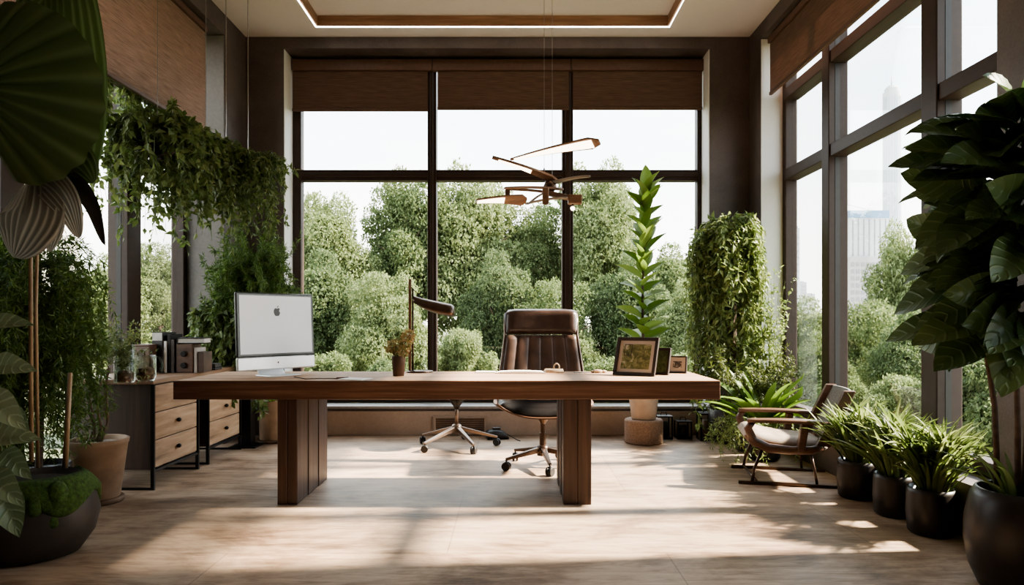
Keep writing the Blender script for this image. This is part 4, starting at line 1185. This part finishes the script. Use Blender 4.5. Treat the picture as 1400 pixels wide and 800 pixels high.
# ---- sprawling sprig plant hanging to the right reveal
t = thing('trailing_sprig', 'loose light sprigs leaning against the white right window reveal', 'potted plant', (2.30, 5.86, .281))
MB().lathe([(.05, 0), (.065, .01), (.07, .12), (.062, .12), (.06, .10), (0, .10)], 24).build('pot', 'terracotta', t, smooth=True)
k = 16; a = rng.uniform(PI*.5, PI*1.5, k)
P = []
for i in range(k):
    hgt = rng.uniform(.7, 1.42); q = rng.uniform(-.20, .22); s_ = rng.uniform(-.08, .08)
    T = np.linspace(0, 1, 16)[:,None]
    P.append(np.array([[0, 0, .1]]) + T*np.array([[q*.6, s_, hgt]]) + (T**2)*np.array([[q*.5, s_, 0]]) + np.sin(T*9+i)*.012)
P = np.array(P)
curve_tubes(P, .003).build('stem', 'stem', t)
V, Fc = leaves_on(rng, P, 42, (.03, .055), tmpl_small(.5, .1, .15), .8, .1); V[:,0] = np.minimum(V[:,0], .21)
np_obj('foliage', V, Fc, 'climb', t)

# ---- olive ferns below the climber
t = thing('olive_fern', 'shaggy olive brown fern clump at the foot of the corner climber', 'potted plant', (2.06, 5.66, 0))
MB().lathe([(.12, 0), (.15, .02), (.165, .42), (.155, .43), (.145, .40), (0, .40)], 28).build('pot', 'potblack', t, smooth=True)
rng = np.random.default_rng(41); k = 120; a = rng.uniform(0, 2*PI, k)
O = np.stack([np.cos(a)*.06, np.sin(a)*.06, np.full(k, .40)], 1)
P = strands(rng, O, np.stack([np.cos(a), np.sin(a), np.zeros(k)], 1), rng.uniform(.12, .42, k), rng.uniform(-.50, .28, k), 16, .32)
P[..., 0] = np.minimum(P[..., 0], .22)
V, Fc = needles(rng, P, 80, (.025, .055), .22); V[:,0] = np.minimum(V[:,0], .24)
np_obj('fronds', V, Fc, 'fern_brown', t)

# ---- bird's nest fern
t = thing('strap_leaf_fern', 'bright green broad strap leaved fern behind the armchair', 'potted plant', (2.02, 5.30, 0))
MB().lathe([(.10, 0), (.13, .02), (.14, .19), (.13, .20), (.12, .17), (0, .17)], 28).build('pot', 'potblack', t, smooth=True)
rng = np.random.default_rng(51)
V1 = blades(rng, 17, .03, (.44, .64), .11, (.15, .75), (.5, 1.3), 10, .2, .17, az=(PI*.55, PI*2.0), prof=lambda q: min(1, q*2.2+.25)*(1-q**4)**.9+.01)
V2 = blades(rng, 8, .03, (.40, .62), .10, (.05, .35), (.2, .8), 10, .2, .17, prof=lambda q: min(1, q*2.2+.25)*(1-q**4)**.9+.01)
V, Fc = merge_np([V1, V2]); V[:,0] = np.minimum(V[:,0], .27)
np_obj('fronds', V, Fc, 'nest', t, True)
k = 40; a = rng.uniform(PI*.6, PI*1.7, k)
O = np.stack([np.cos(a)*.05, np.sin(a)*.05, np.full(k, .19)], 1)
P = strands(rng, O, np.stack([np.cos(a), np.sin(a), np.zeros(k)], 1), rng.uniform(.2, .42, k), rng.uniform(-.05, .2, k), 16, .25)
V, Fc = needles(rng, P, 60, (.03, .05), .18); V[:,2] = np.maximum(V[:,2], .01)
np_obj('fine_fronds', V, Fc, 'climb', t)

# ---- three black planters by the right window
gp = 'black planters with striped grassy plants'
for i, (px, py, r, h, lab) in enumerate(((1187, 686, .124, .235, 'black planter of grassy leaves nearest the armchair'),
                                         (1237, 711, .112, .235, 'middle black planter of the row by right window'),
                                         (1293, 738, .117, .240, 'black planter beside the big round pot'))):
    Y = EYE*F/(py-440) + r*.9
    x = min((px-700)/F*(EYE*F/(py-440)), 2.312-r)
    t = thing('grassy_planter', lab + ', narrow striped leaves', 'potted plant', (x, Y, 0), i*1.3, gp)
    MB().lathe([(r*.82, 0), (r*.93, .012), (r*1.0, h*.45), (r*.97, h*.9), (r*.93, h), (r*.86, h), (r*.86, h*.86), (0, h*.85)], 36).build('pot', 'potblack', t, smooth=True)
    MB().lathe([(r*.85, h*.84), (r*.8, h*.88), (0, h*.90)], 20).build('soil', 'soil', t)
    rng = np.random.default_rng(60+i)
    a = blades(rng, 120, r*.6, (.22, .46), .024, (.02, .55), (.2, 1.15), 8, .25, h*.86)
    # tufts growing from short canes
    parts = [a]; m = MB()
    for q in range(9):
        aa = rng.uniform(0, 2*PI); rr = rng.uniform(.1, .7)*r; hh = rng.uniform(.10, .26)
        b = blades(rng, 26, .008, (.14, .27), .022, (.15, 1.0), (.3, 1.1), 7, .25, 0)
        off = np.array([math.cos(aa)*rr*1.3, math.sin(aa)*rr*1.3, h*.86+hh]); b = (b[0]+off, b[1]); parts.append(b)
        m.tube([(math.cos(aa)*rr*.7, math.sin(aa)*rr*.7, h*.84), tuple(off)], .005, 5)
    m.build('cane', 'palebark', t)
    V, Fc = merge_np(parts)
    cr, sr = math.cos(i*1.3), math.sin(i*1.3)
    wx = V[:,0]*cr - V[:,1]*sr + x; wy = V[:,0]*sr + V[:,1]*cr
    lim = np.where((V[:,2] < .44) | (wy+Y < 3.26), 2.308, 2.48); wx2 = np.minimum(wx, lim)
    V[:,0] = (wx2-x)*cr + wy*sr; V[:,1] = -(wx2-x)*sr + wy*cr
    np_obj('foliage', V, Fc, 'spider', t, True)

# ---- big round pot with large leaf plant, right foreground
bp_ = Vector((2.105, 2.72, 0))
t = thing('large_leaf_plant', 'big dark leafy plant on thin trunks in a round black pot, right foreground', 'potted plant', bp_)
R0 = .202
MB().lathe([(.12, 0), (.15, .008), (.185, .09), (R0, .20), (.198, .29), (.178, .385), (.160, .415), (.150, .415), (.150, .36), (0, .355)], 44).build('pot', 'potblack', t, smooth=True)
MB().lathe([(.15, .35), (.14, .37), (0, .38)], 24).build('soil', 'soil', t)
m = MB()
for (ax, ay, dx) in ((-.03, -.02, -.02), (.03, .03, .06), (-.06, .05, -.10)):
    m.tube([(ax, ay, .36), (ax*1.4+.01, ay, .75), (ax+dx*.6, ay, 1.05), (ax+dx, ay*1.2, 1.5), (ax+dx*1.3, ay, 1.85)], [.012, .011, .010, .008, .004], 8)
m.build('trunk', 'bark', t, smooth=True)
rng = np.random.default_rng(71)
prof_f = lambda q: .31*(math.sin(PI*q**.85)**.75)*(.75+.35*q)+.006 if q < 1 else .006
tmf = tmpl_big(prof_f, 14, 8, .16, .38, ribs=7, amp=.008)
n = 230
zz = rng.uniform(1.06, 1.93, n); aa = rng.uniform(PI*.3, PI*1.95, n)
prr = rng.uniform(.02, .17, n)
O = np.stack([np.cos(aa)*prr - .02, np.sin(aa)*prr*1.2, zz], 1)
up = (zz-1.40)*.85 + rng.normal(0, .35, n)
D = np.stack([np.cos(aa), np.sin(aa), up], 1)
N = np.stack([-np.cos(aa)*up*.8-.3, -np.sin(aa)*up*.8-.9, np.ones(n)*.9], 1) + rng.normal(0, .55, (n, 3))
S = rng.uniform(.20, .32, n)
V, Fc = scatter(tmf, O, D, N, S)
# keep the leaves on the room side of the wall
V[:,0] = np.where(V[:,0] > .205, .205 - .12*(V[:,0]-.205), V[:,0])
set_vein(np_obj('foliage', V, Fc, 'fig', t, True), grid_vein(14, 8, 7, n, 1.3))
# fine shoots low on the trunk
V, Fc = blades(rng, 16, .09, (.18, .34), .03, (.1, .7), (.4, 1.3), 8, .2, .37, az=(PI*.4, PI*1.2)); V[:,0] = np.minimum(V[:,0], .2)
np_obj('shoots', V, Fc, 'vine', t, True)

# ---- long hanging vine along the left window
t = thing('hanging_vine', 'wide hanging planter of trailing vines across left window', 'hanging plant', (-2.46, 4.93, 2.36))
MB().slab(lambda u, v: Vector((.13*math.cos(PI*v), (u-.5)*.84, -.13*math.sin(PI*v))), lambda u, v: Vector((.118*math.cos(PI*v), (u-.5)*.82, -.115*math.sin(PI*v))), 8, 10).build('trough', 'leather', t, smooth=True)
MB().box((-.115, -.405, -.03), (.115, .405, -.015)).build('soil', 'soil', t)
m = MB()
for y in (-.36, .36): m.tube([(0, y, -.02), (-.0, y, 3.885-2.36)], .003, 5)
m.build('suspension_wire', 'wire', t)
rng = np.random.default_rng(81)
k = 230; yy = rng.uniform(-.46, .50, k); a = rng.choice([0., PI], k, p=[.62, .38]) + rng.normal(0, .7, k)
O = np.stack([rng.uniform(-.1, .1, k), yy, rng.uniform(-.02, .05, k)], 1)
out = np.stack([np.cos(a), np.sin(a), np.zeros(k)], 1)
drop = rng.uniform(.02, .42, k); drop[rng.random(k) < .25] += rng.uniform(.2, .40)
P = strands(rng, O, out, rng.uniform(.10, .34, k), drop, 18, .28)
curve_tubes(P, .003).build('stem', 'stem', t)
V, Fc = leaves_on(rng, P, 30, (.045, .085), tmpl_small(.55, .1, .15), .7, .4); V[:,0] = np.maximum(V[:,0], -.48)
np_obj('foliage', V, Fc, 'vine', t)

# ---- vine growing up the left window frame behind it
t = thing('window_vine', 'thin vines hanging straight down the left window mullions', 'hanging plant', (-2.82, 4.75, 2.80))
MB().box((-.03, -.62, 0), (.03, .55, .04)).build('hanging_rail', 'leather', t)
k = 44; O = np.stack([rng.uniform(-.03, .06, k), rng.uniform(-.6, .5, k), np.full(k, .03)], 1)
P = strands(rng, O, rng.normal(0, .5, (k, 3))*np.array([1, 1, 0]), rng.uniform(.03, .14, k), rng.uniform(.4, 1.15, k), 16, .03)
curve_tubes(P, .003).build('stem', 'stem', t)
V, Fc = leaves_on(rng, P, 44, (.035, .065), tmpl_small(.55, .1, .15), .8, .3); V[:,0] = np.maximum(V[:,0], -.10)
np_obj('foliage', V, Fc, 'climb', t)

# ---- round hanging basket in front of the left pier
hb = at(337, 240, 5.45)
t = thing('hanging_basket', 'round hanging basket with domed trailing foliage on two wires', 'hanging plant', hb)
MB().lathe([(0, -.14), (.08, -.13), (.14, -.06), (.155, .02), (.148, .02), (.13, -.05), (0, -.05)], 28).build('basket', 'leather', t, smooth=True)
m = MB()
for px in (309, 339): m.tube([(((px-700)/F*hb.y)-hb.x, 0, .0), (((px-700)/F*hb.y)-hb.x, 0, 3.885-hb.z)], .0035, 6)
m.build('suspension_wire', 'wire', t)
rng = np.random.default_rng(91); k = 150; a = rng.uniform(0, 2*PI, k)
O = np.stack([np.cos(a)*.07, np.sin(a)*.07, np.full(k, .0)], 1)
P = strands(rng, O, np.stack([np.cos(a), np.sin(a), np.zeros(k)], 1), rng.uniform(.05, .29, k), rng.uniform(-.08, .50, k), 16, .27)
curve_tubes(P, .0025).build('stem', 'stem', t)
V, Fc = leaves_on(rng, P, 34, (.035, .065), tmpl_small(.42, .1, .2), .7, .4); np_obj('foliage', V, Fc, 'vine', t)

# ---- fluffy fern and ivy on a dark pedestal
pd = Vector((-2.36, 5.86, 0))
o = MB().box((-.055, -.055, .012), (.055, .055, .80)).box((-.12, -.12, 0), (.12, .12, .012)).box((-.13, -.13, .80), (.13, .13, .82)).build('pedestal', 'black', None, bevel=.003)
o.location = pd; tag(o, 'slim dark pedestal under the fluffy fern, left back corner', 'pedestal')
t = thing('fluffy_fern', 'tall fluffy fern over leafy ivy on the pedestal behind the computer', 'potted plant', pd+Vector((0, 0, .8205)))
MB().lathe([(.09, 0), (.11, .01), (.13, .18), (.12, .18), (.115, .15), (0, .15)], 28).build('pot', 'potblack', t, smooth=True)
def keep(A):     # stay clear of the wall corner
    A[...,1] = np.minimum(A[...,1], .54); A[...,0] = np.where(A[...,1] > .05, np.maximum(A[...,0], -.225), A[...,0]); return A
rng = np.random.default_rng(101); k = 330; a = rng.uniform(0, 2*PI, k)
O = np.stack([np.cos(a)*.05, np.sin(a)*.05, rng.uniform(.16, .75, k)], 1)
P = strands(rng, O, np.stack([np.cos(a), np.sin(a), np.zeros(k)], 1), rng.uniform(.06, .36, k), rng.uniform(-.50, .30, k), 18, .22)
P[..., 0] += .05
P = keep(P)
V, Fc = needles(rng, P, 130, (.03, .06), .17)
np_obj('fern_fronds', keep(V), Fc, 'fern', t)
k = 210; a = rng.uniform(PI*.55, PI*1.75, k)
O = np.stack([np.cos(a)*.09, np.sin(a)*.09, rng.uniform(.0, .42, k)], 1)
P = strands(rng, O, np.stack([np.cos(a), np.sin(a)*.7, np.zeros(k)], 1), rng.uniform(.08, .42, k), rng.uniform(.05, .55, k), 16, .14)
P = keep(P)
curve_tubes(P, .0025).build('stem', 'stem', t)
V, Fc = leaves_on(rng, P, 34, (.045, .08), tmpl_small(.6, .1, .15), .7, .4)
np_obj('ivy_leaves', keep(V), Fc, 'vine', t)

# ---- clay planter on the floor behind the desk
t = thing('clay_planter', 'straight sandy clay planter on dark saucer behind the desk, left', 'potted plant', (-2.20, 6.10, 0))
MB().lathe([(.15, 0), (.155, .006), (.155, .022), (.13, .024), (0, .024)], 32).build('saucer', 'clayrim', t, smooth=True)
MB().lathe([(.128, .0245), (.132, .03), (.136, .37), (.136, .385), (.124, .385), (.122, .34), (0, .335)], 36).build('pot', 'terracotta', t, smooth=True)
rng = np.random.default_rng(111)
fol('foliage', blades(rng, 60, .09, (.06, .13), .03, (.4, 1.3), (.3, 1.0), 5, .2, .335), 'nest', t, True)

# ---- tan pot with bare twisted trunks
t = thing('bare_tree_pot', 'tapered tan clay pot of gravel and bare twisted trunks by the cabinet', 'potted plant', (-2.545, 4.05, 0))
MB().lathe([(.135, 0), (.14, .008), (.14, .028), (.12, .03), (0, .03)], 32).build('saucer', 'clayrim', t, smooth=True)
MB().lathe([(.116, .0305), (.12, .035), (.160, .355), (.165, .36), (.168, .385), (.158, .39), (.150, .385), (.148, .35), (0, .348)], 40).build('pot', 'terracotta', t, smooth=True)
MB().lathe([(.148, .345), (.12, .362), (0, .368)], 24, wob=lambda a, z: 1+.02*math.sin(a*9)).build('gravel', 'gravel', t)
m = MB(); rr = random.Random(5)
tips = []
for k in range(6):
    a = k*1.05; x0, y0 = math.cos(a)*.035, math.sin(a)*.035; ph = rr.random()*6
    pts = [(x0+math.sin(ph+j*.9)*.018+(x0*.8)*j/10, y0+math.cos(ph+j*1.1)*.018, .36+.042*j*(1+.12*k/6)) for j in range(12)]
    m.tube(pts, [.0085*(1-.05*j) for j in range(12)], 7); tips.append(pts[-1])
m.build('trunk', 'palebark', t, smooth=True)
rng = np.random.default_rng(121); k = 55; a = rng.uniform(0, 2*PI, k); ti = np.array(tips)[rng.integers(0, 6, k)]
P = strands(rng, ti, np.stack([np.cos(a), np.sin(a), np.zeros(k)], 1), rng.uniform(.06, .24, k), rng.uniform(-.28, .10, k), 14, .1)
V, Fc = needles(rng, P, 45, (.02, .04), .16); V[:,0] = np.maximum(V[:,0], -.36)
np_obj('foliage', V, Fc, 'dust', t)

# ---- feathery plant on the left
t = thing('feathery_plant', 'large dark feathery green plant with drooping plumes at left edge', 'potted plant', (-2.66, 3.70, 0))
MB().lathe([(.12, 0), (.14, .01), (.16, .30), (.15, .31), (.14, .28), (0, .28)], 28).build('pot', 'potblack', t, smooth=True)
rng = np.random.default_rng(131)
k = 420; a = rng.uniform(0, 2*PI, k); z0 = rng.uniform(.70, 1.50, k)
MB().tube([(0, 0, .28), (.02, 0, .9), (.0, 0, 1.5)], [.02, .016, .008], 8).build('stem', 'bark', t)
O = np.stack([np.cos(a)*.05, np.sin(a)*.05, z0], 1)
P = strands(rng, O, np.stack([np.cos(a), np.sin(a), np.zeros(k)], 1), rng.uniform(.08, .36, k)*np.where(np.cos(a) > .2, .85, 1), rng.uniform(.15, .75, k)*np.where(np.cos(a) > .2, .55, 1), 18, .22)
P[..., 0] = np.maximum(P[..., 0], -.24)
V, Fc = needles(rng, P, 130, (.03, .06), .16); V[:,2] = np.maximum(V[:,2], .3); V[:,1] = np.maximum(V[:,1], -.38); V[:,0] = np.maximum(V[:,0], -.26)
np_obj('plumes', V, Fc, 'fern', t)

# ---- mossy stone bowl with giant leaves, left foreground
bw = Vector((-2.262, 3.12, 0))
t = thing('giant_leaf_plant', 'mossy dark stone bowl with giant dark leaves, left foreground', 'potted plant', bw)
wob = lambda a, z: 1 + .05*math.sin(a*2+.6) + .03*math.sin(a*3+z*6)
MB().lathe([(.12, 0), (.17, .01), (.228, .10), (.252, .20), (.236, .30), (.190, .375), (.170, .385), (.160, .36), (0, .34)], 44, wob=wob).build('bowl', 'bowl', t, smooth=True)
MB().lathe([(.165, .335), (.12, .36), (0, .365)], 20).build('soil', 'soil', t)
m = MB()
def mossf(u, v):
    a = -2.4+3.5*u; z = .385-.17*v*(.45+.55*math.sin(u*7+1)**2)*(.6+.7*u)
    rr = np.interp(z, [.10, .20, .30, .375, .385], [.228, .252, .236, .190, .172])*wob(a, z)+.012+.012*math.sin(PI*v)
    return Vector((rr*math.cos(a), rr*math.sin(a), z+.008))
m.slab(mossf, lambda u, v: mossf(u, v)*.93, 40, 8)
for (a, z, r, sx) in ((-.55, .30, .072, 1), (-.95, .285, .052, 1), (-.2, .26, .05, 1), (-.62, .20, .045, .8), (-1.35, .33, .045, 1)):
    rr = .21; m.ball((rr*math.cos(a), rr*math.sin(a), z), r, 16, 12, (.75, .75, 1.1*sx))
m.build('moss', 'moss', t, smooth=True)
def lp(px, py, Y): return at(px, py, Y) - bw
m = MB()
m.tube([(lp(43, 632, 3.06)), lp(42, 400, 3.06), lp(42, 245, 3.06), lp(35, 180, 2.95), lp(-10, 130, 2.8)], [.010, .009, .008, .007, .006], 8)
m.tube([lp(52, 640, 3.15), lp(49, 420, 3.1), lp(52, 300, 3.1), lp(60, 180, 3.05), lp(95, 60, 3.0)], [.008, .008, .007, .006, .005], 8)
m.build('stem', 'bamboo', t, smooth=True)
o = MB().tube([lp(89, 640, 3.2), lp(96, 510, 3.2)], [.013, .010], 8).build('cane', 'bamboo', t, smooth=True)
# round pleated leaf: ribs run from the leaf base
def fan(name, base, Y, rad, a0, a1, mat, tilt=(0, 0), pleats=13, amp=.012, curl=.12, edge=None):
    nr_, na = 14, pleats*6
    base = np.array(base); V = []; Fc = []
    for i in range(nr_+1):
        rr = i/nr_
        for k in range(na+1):
            q = k/na; an = a0+(a1-a0)*q
            R_ = rad*(edge(q) if edge else math.sin(PI*(q*.86+.07))**.22)
            x = math.cos(an)*R_*rr; z = math.sin(an)*R_*rr
            y = amp*math.cos(q*pleats*2*PI)*rr*(1.1-rr*.5) + curl*(rr**2) + x*tilt[0] + z*tilt[1] - .03*math.sin(PI*q)*rr
            V.append(base+np.array([x, y, z]))
    for i in range(nr_):
        for k in range(na):
            p = i*(na+1)+k; Fc.append((p, p+1, p+na+2, p+na+1))
    return set_vein(np_obj(name, V, Fc, mat, t, True), [k/na*pleats for i in range(nr_+1) for k in range(na+1)])
fan('round_leaf', lp(-42, 118, 2.60), 2.6, .475, math.radians(-80), math.radians(82), 'giant', (.05, -.10), 11, .022, .10)
# long upright leaf behind it
def long_leaf(pts, hw, mat, name='long_leaf', prof=None, pl=6, amp=.006, face=(0, -1, 0), fold=.15):
    pts = [Vector(p) for p in pts]; n = 24; nw = pl*4; V = []; Fc = []
    def cp(u):
        s = u*(len(pts)-1); i = min(int(s), len(pts)-2); f = s-i
        p0 = pts[max(i-1, 0)]; p1 = pts[i]; p2 = pts[i+1]; p3 = pts[min(i+2, len(pts)-1)]
        return .5*((2*p1)+(p2-p0)*f+(2*p0-5*p1+4*p2-p3)*f*f+(3*p1-p0-3*p2+p3)*f**3)
    fc = Vector(face)
    for j in range(n+1):
        u = j/n; p = cp(u); d = (cp(min(1, u+.02))-cp(max(0, u-.02))).normalized(); sd = d.cross(fc).normalized(); nn = sd.cross(d)
        h_ = hw*(prof(u) if prof else max(.01, math.sin(PI*(u**.8))**.7))
        for k in range(nw+1):
            e = k/nw*2-1
            V.append(tuple(p + sd*e*h_ + nn*(amp*math.cos((abs(e)*pl+u*.6)*2*PI)*h_/hw - fold*h_*abs(e))))
    for j in range(n):
        for k in range(nw):
            p = j*(nw+1)+k; Fc.append((p, p+1, p+nw+2, p+nw+1))
    return set_vein(np_obj(name, V, Fc, mat, t, True), [abs(k/nw*2-1)*pl+j/n*.6 for j in range(n+1) for k in range(nw+1)])
long_leaf([lp(96, 262, 2.9), lp(98, 190, 2.86), lp(96, 80, 2.84), lp(88, -30, 2.9), lp(70, -90, 3.0)], .145, 'giant2', pl=4, amp=.005)
long_leaf([lp(20, 60, 3.0), lp(60, 10, 2.95), lp(95, -40, 2.95), lp(120, -90, 3.0)], .16, 'giant', pl=4)
long_leaf([lp(30, 200, 2.95), lp(70, 215, 2.85), lp(105, 222, 2.84), lp(128, 250, 2.86)], .10, 'giant', pl=3)
# silvery drooping leaves
long_leaf([lp(44, 244, 2.92), lp(36, 280, 2.80), lp(26, 318, 2.78), lp(18, 352, 2.82)], .155, 'silver', pl=5, amp=.009)
long_leaf([lp(44, 244, 2.92), lp(64, 275, 2.84), lp(72, 310, 2.82), lp(66, 345, 2.84)], .055, 'silver', pl=3, amp=.003)
long_leaf([lp(46, 240, 2.95), lp(72, 252, 2.84), lp(94, 282, 2.82), lp(108, 326, 2.88)], .075, 'silver', pl=4, amp=.007, fold=-.25)
long_leaf([lp(56, 236, 3.0), lp(100, 246, 2.88), lp(130, 280, 2.86), lp(144, 336, 2.88)], .040, 'blackleaf', pl=1, amp=.0, fold=-.9)
# broad low leaves at the very left edge
rng = np.random.default_rng(141)
tmb = tmpl_big(lambda q: .33*math.sin(PI*q**.72)**.8+.004, 14, 8, .26, .55, ribs=6, amp=.014)
tips_ = [(-18, 455, 2.78), (-6, 500, 2.74), (-22, 545, 2.70), (2, 560, 2.80), (-12, 600, 2.72), (6, 615, 2.78), (-20, 650, 2.68), (-4, 668, 2.74)]
O = np.array([lp(*p) for p in tips_]); D = np.array([(.8, -.35, (.5, .1, -.2, -.5, .25, -.7, -.2, -.9)[i]) for i in range(len(tips_))]); N = np.array([(.35, -1, .75)]*len(tips_)) + rng.normal(0, .22, (len(tips_), 3))
set_vein(fol('low_foliage', scatter(tmb, O, D, N, rng.uniform(.145, .20, len(tips_))), 'silverfresh', t, True), grid_vein(14, 8, 6, len(tips_), 1.3))
m = MB()
for p in O: m.tube([(-.05, -.10, .35), (p[0]-.05, (p[1]-.1)*.5, max(.42, p[2]*.6)), tuple(p)], [.006, .005, .004], 6)
m.build('leaf_stalk', 'stem', t, smooth=True)

# ================================================================== CAMERA AND LIGHT
cam = bpy.data.cameras.new('camera'); co = bpy.data.objects.new('camera', cam); COL.objects.link(co)
co.location = (0, 0, EYE); co.rotation_euler = (PI/2, 0, 0)
cam.sensor_width = 36; cam.lens = 36*F/1400; cam.shift_y = 40/1400; cam.clip_end = 2000; cam.clip_start = .05
SC.camera = co

sun = bpy.data.lights.new('sun', 'SUN'); so = bpy.data.objects.new('sun', sun); COL.objects.link(so)
sun.energy = SUN_E; sun.color = (1, .85, .69); sun.angle = math.radians(2.6)
dv = Vector(SUN_DIR).normalized(); so.rotation_euler = dv.to_track_quat('-Z', 'Y').to_euler()

def portal(loc, rot, sx, sy):
    l = bpy.data.lights.new('window_portal', 'AREA'); l.shape = 'RECTANGLE'; l.size = sx; l.size_y = sy; l.cycles.is_portal = True
    o = bpy.data.objects.new('window_portal', l); COL.objects.link(o); o.location = loc; o.rotation_euler = rot
portal((-.13, 6.82, 2.0), (-PI/2, 0, 0), 4.1, 3.6)
portal((2.68, 4.65, 2.0), (0, PI/2, 0), 3.5, 3.0)
portal((2.68, 2.01, 1.78), (0, PI/2, 0), 1.98, 1.45)
portal((-3.1, 4.62, 1.85), (0, -PI/2, 0), 3.7, 2.7)

wd = bpy.data.worlds.new('sky'); SC.world = wd; wd.use_nodes = True
nt = wd.node_tree; nt.nodes.clear()
out = nt.nodes.new('ShaderNodeOutputWorld'); bg = nt.nodes.new('ShaderNodeBackground')
tc = nt.nodes.new('ShaderNodeTexCoord'); mp = nt.nodes.new('ShaderNodeMapping'); mp.inputs['Scale'].default_value = (1.2, 1.2, 4.5)
nz = _n(nt, 'ShaderNodeTexNoise', Scale=1.6, Detail=5.0, Roughness=.55)
nt.links.new(tc.outputs['Generated'], mp.inputs[0]); nt.links.new(mp.outputs[0], nz.inputs['Vector'])
sx = nt.nodes.new('ShaderNodeSeparateXYZ'); nt.links.new(tc.outputs['Generated'], sx.inputs[0])
gr = _ramp(nt, sx.outputs['Z'], [(0.0, (1.0, .95, .90)), (.10, (1., .965, .935)), (.27, (.80, .89, .97)), (.8, (.58, .72, .90))])
cl = _ramp(nt, nz.outputs['Fac'], [(.42, (0, 0, 0)), (.66, (1, 1, 1))])
mx = _n(nt, 'ShaderNodeMix', data_type='RGBA'); mx.inputs[7].default_value = (1.0, .97, .94, 1)
nt.links.new(cl.outputs[0], mx.inputs[0]); nt.links.new(gr.outputs[0], mx.inputs[6])
nt.links.new(mx.outputs[2], bg.inputs[0]); bg.inputs[1].default_value = SKY_E
nt.links.new(bg.outputs[0], out.inputs[0])

SC.view_settings.view_transform = VIEW[0]; SC.view_settings.look = VIEW[1]; SC.view_settings.exposure = VIEW[2]; SC.view_settings.gamma = 1
cy = SC.cycles
cy.use_denoising = True; cy.max_bounces = 10; cy.diffuse_bounces = 5; cy.glossy_bounces = 4; cy.transmission_bounces = 6; cy.transparent_max_bounces = 16
cy.caustics_reflective = False; cy.caustics_refractive = False; cy.sample_clamp_indirect = 6
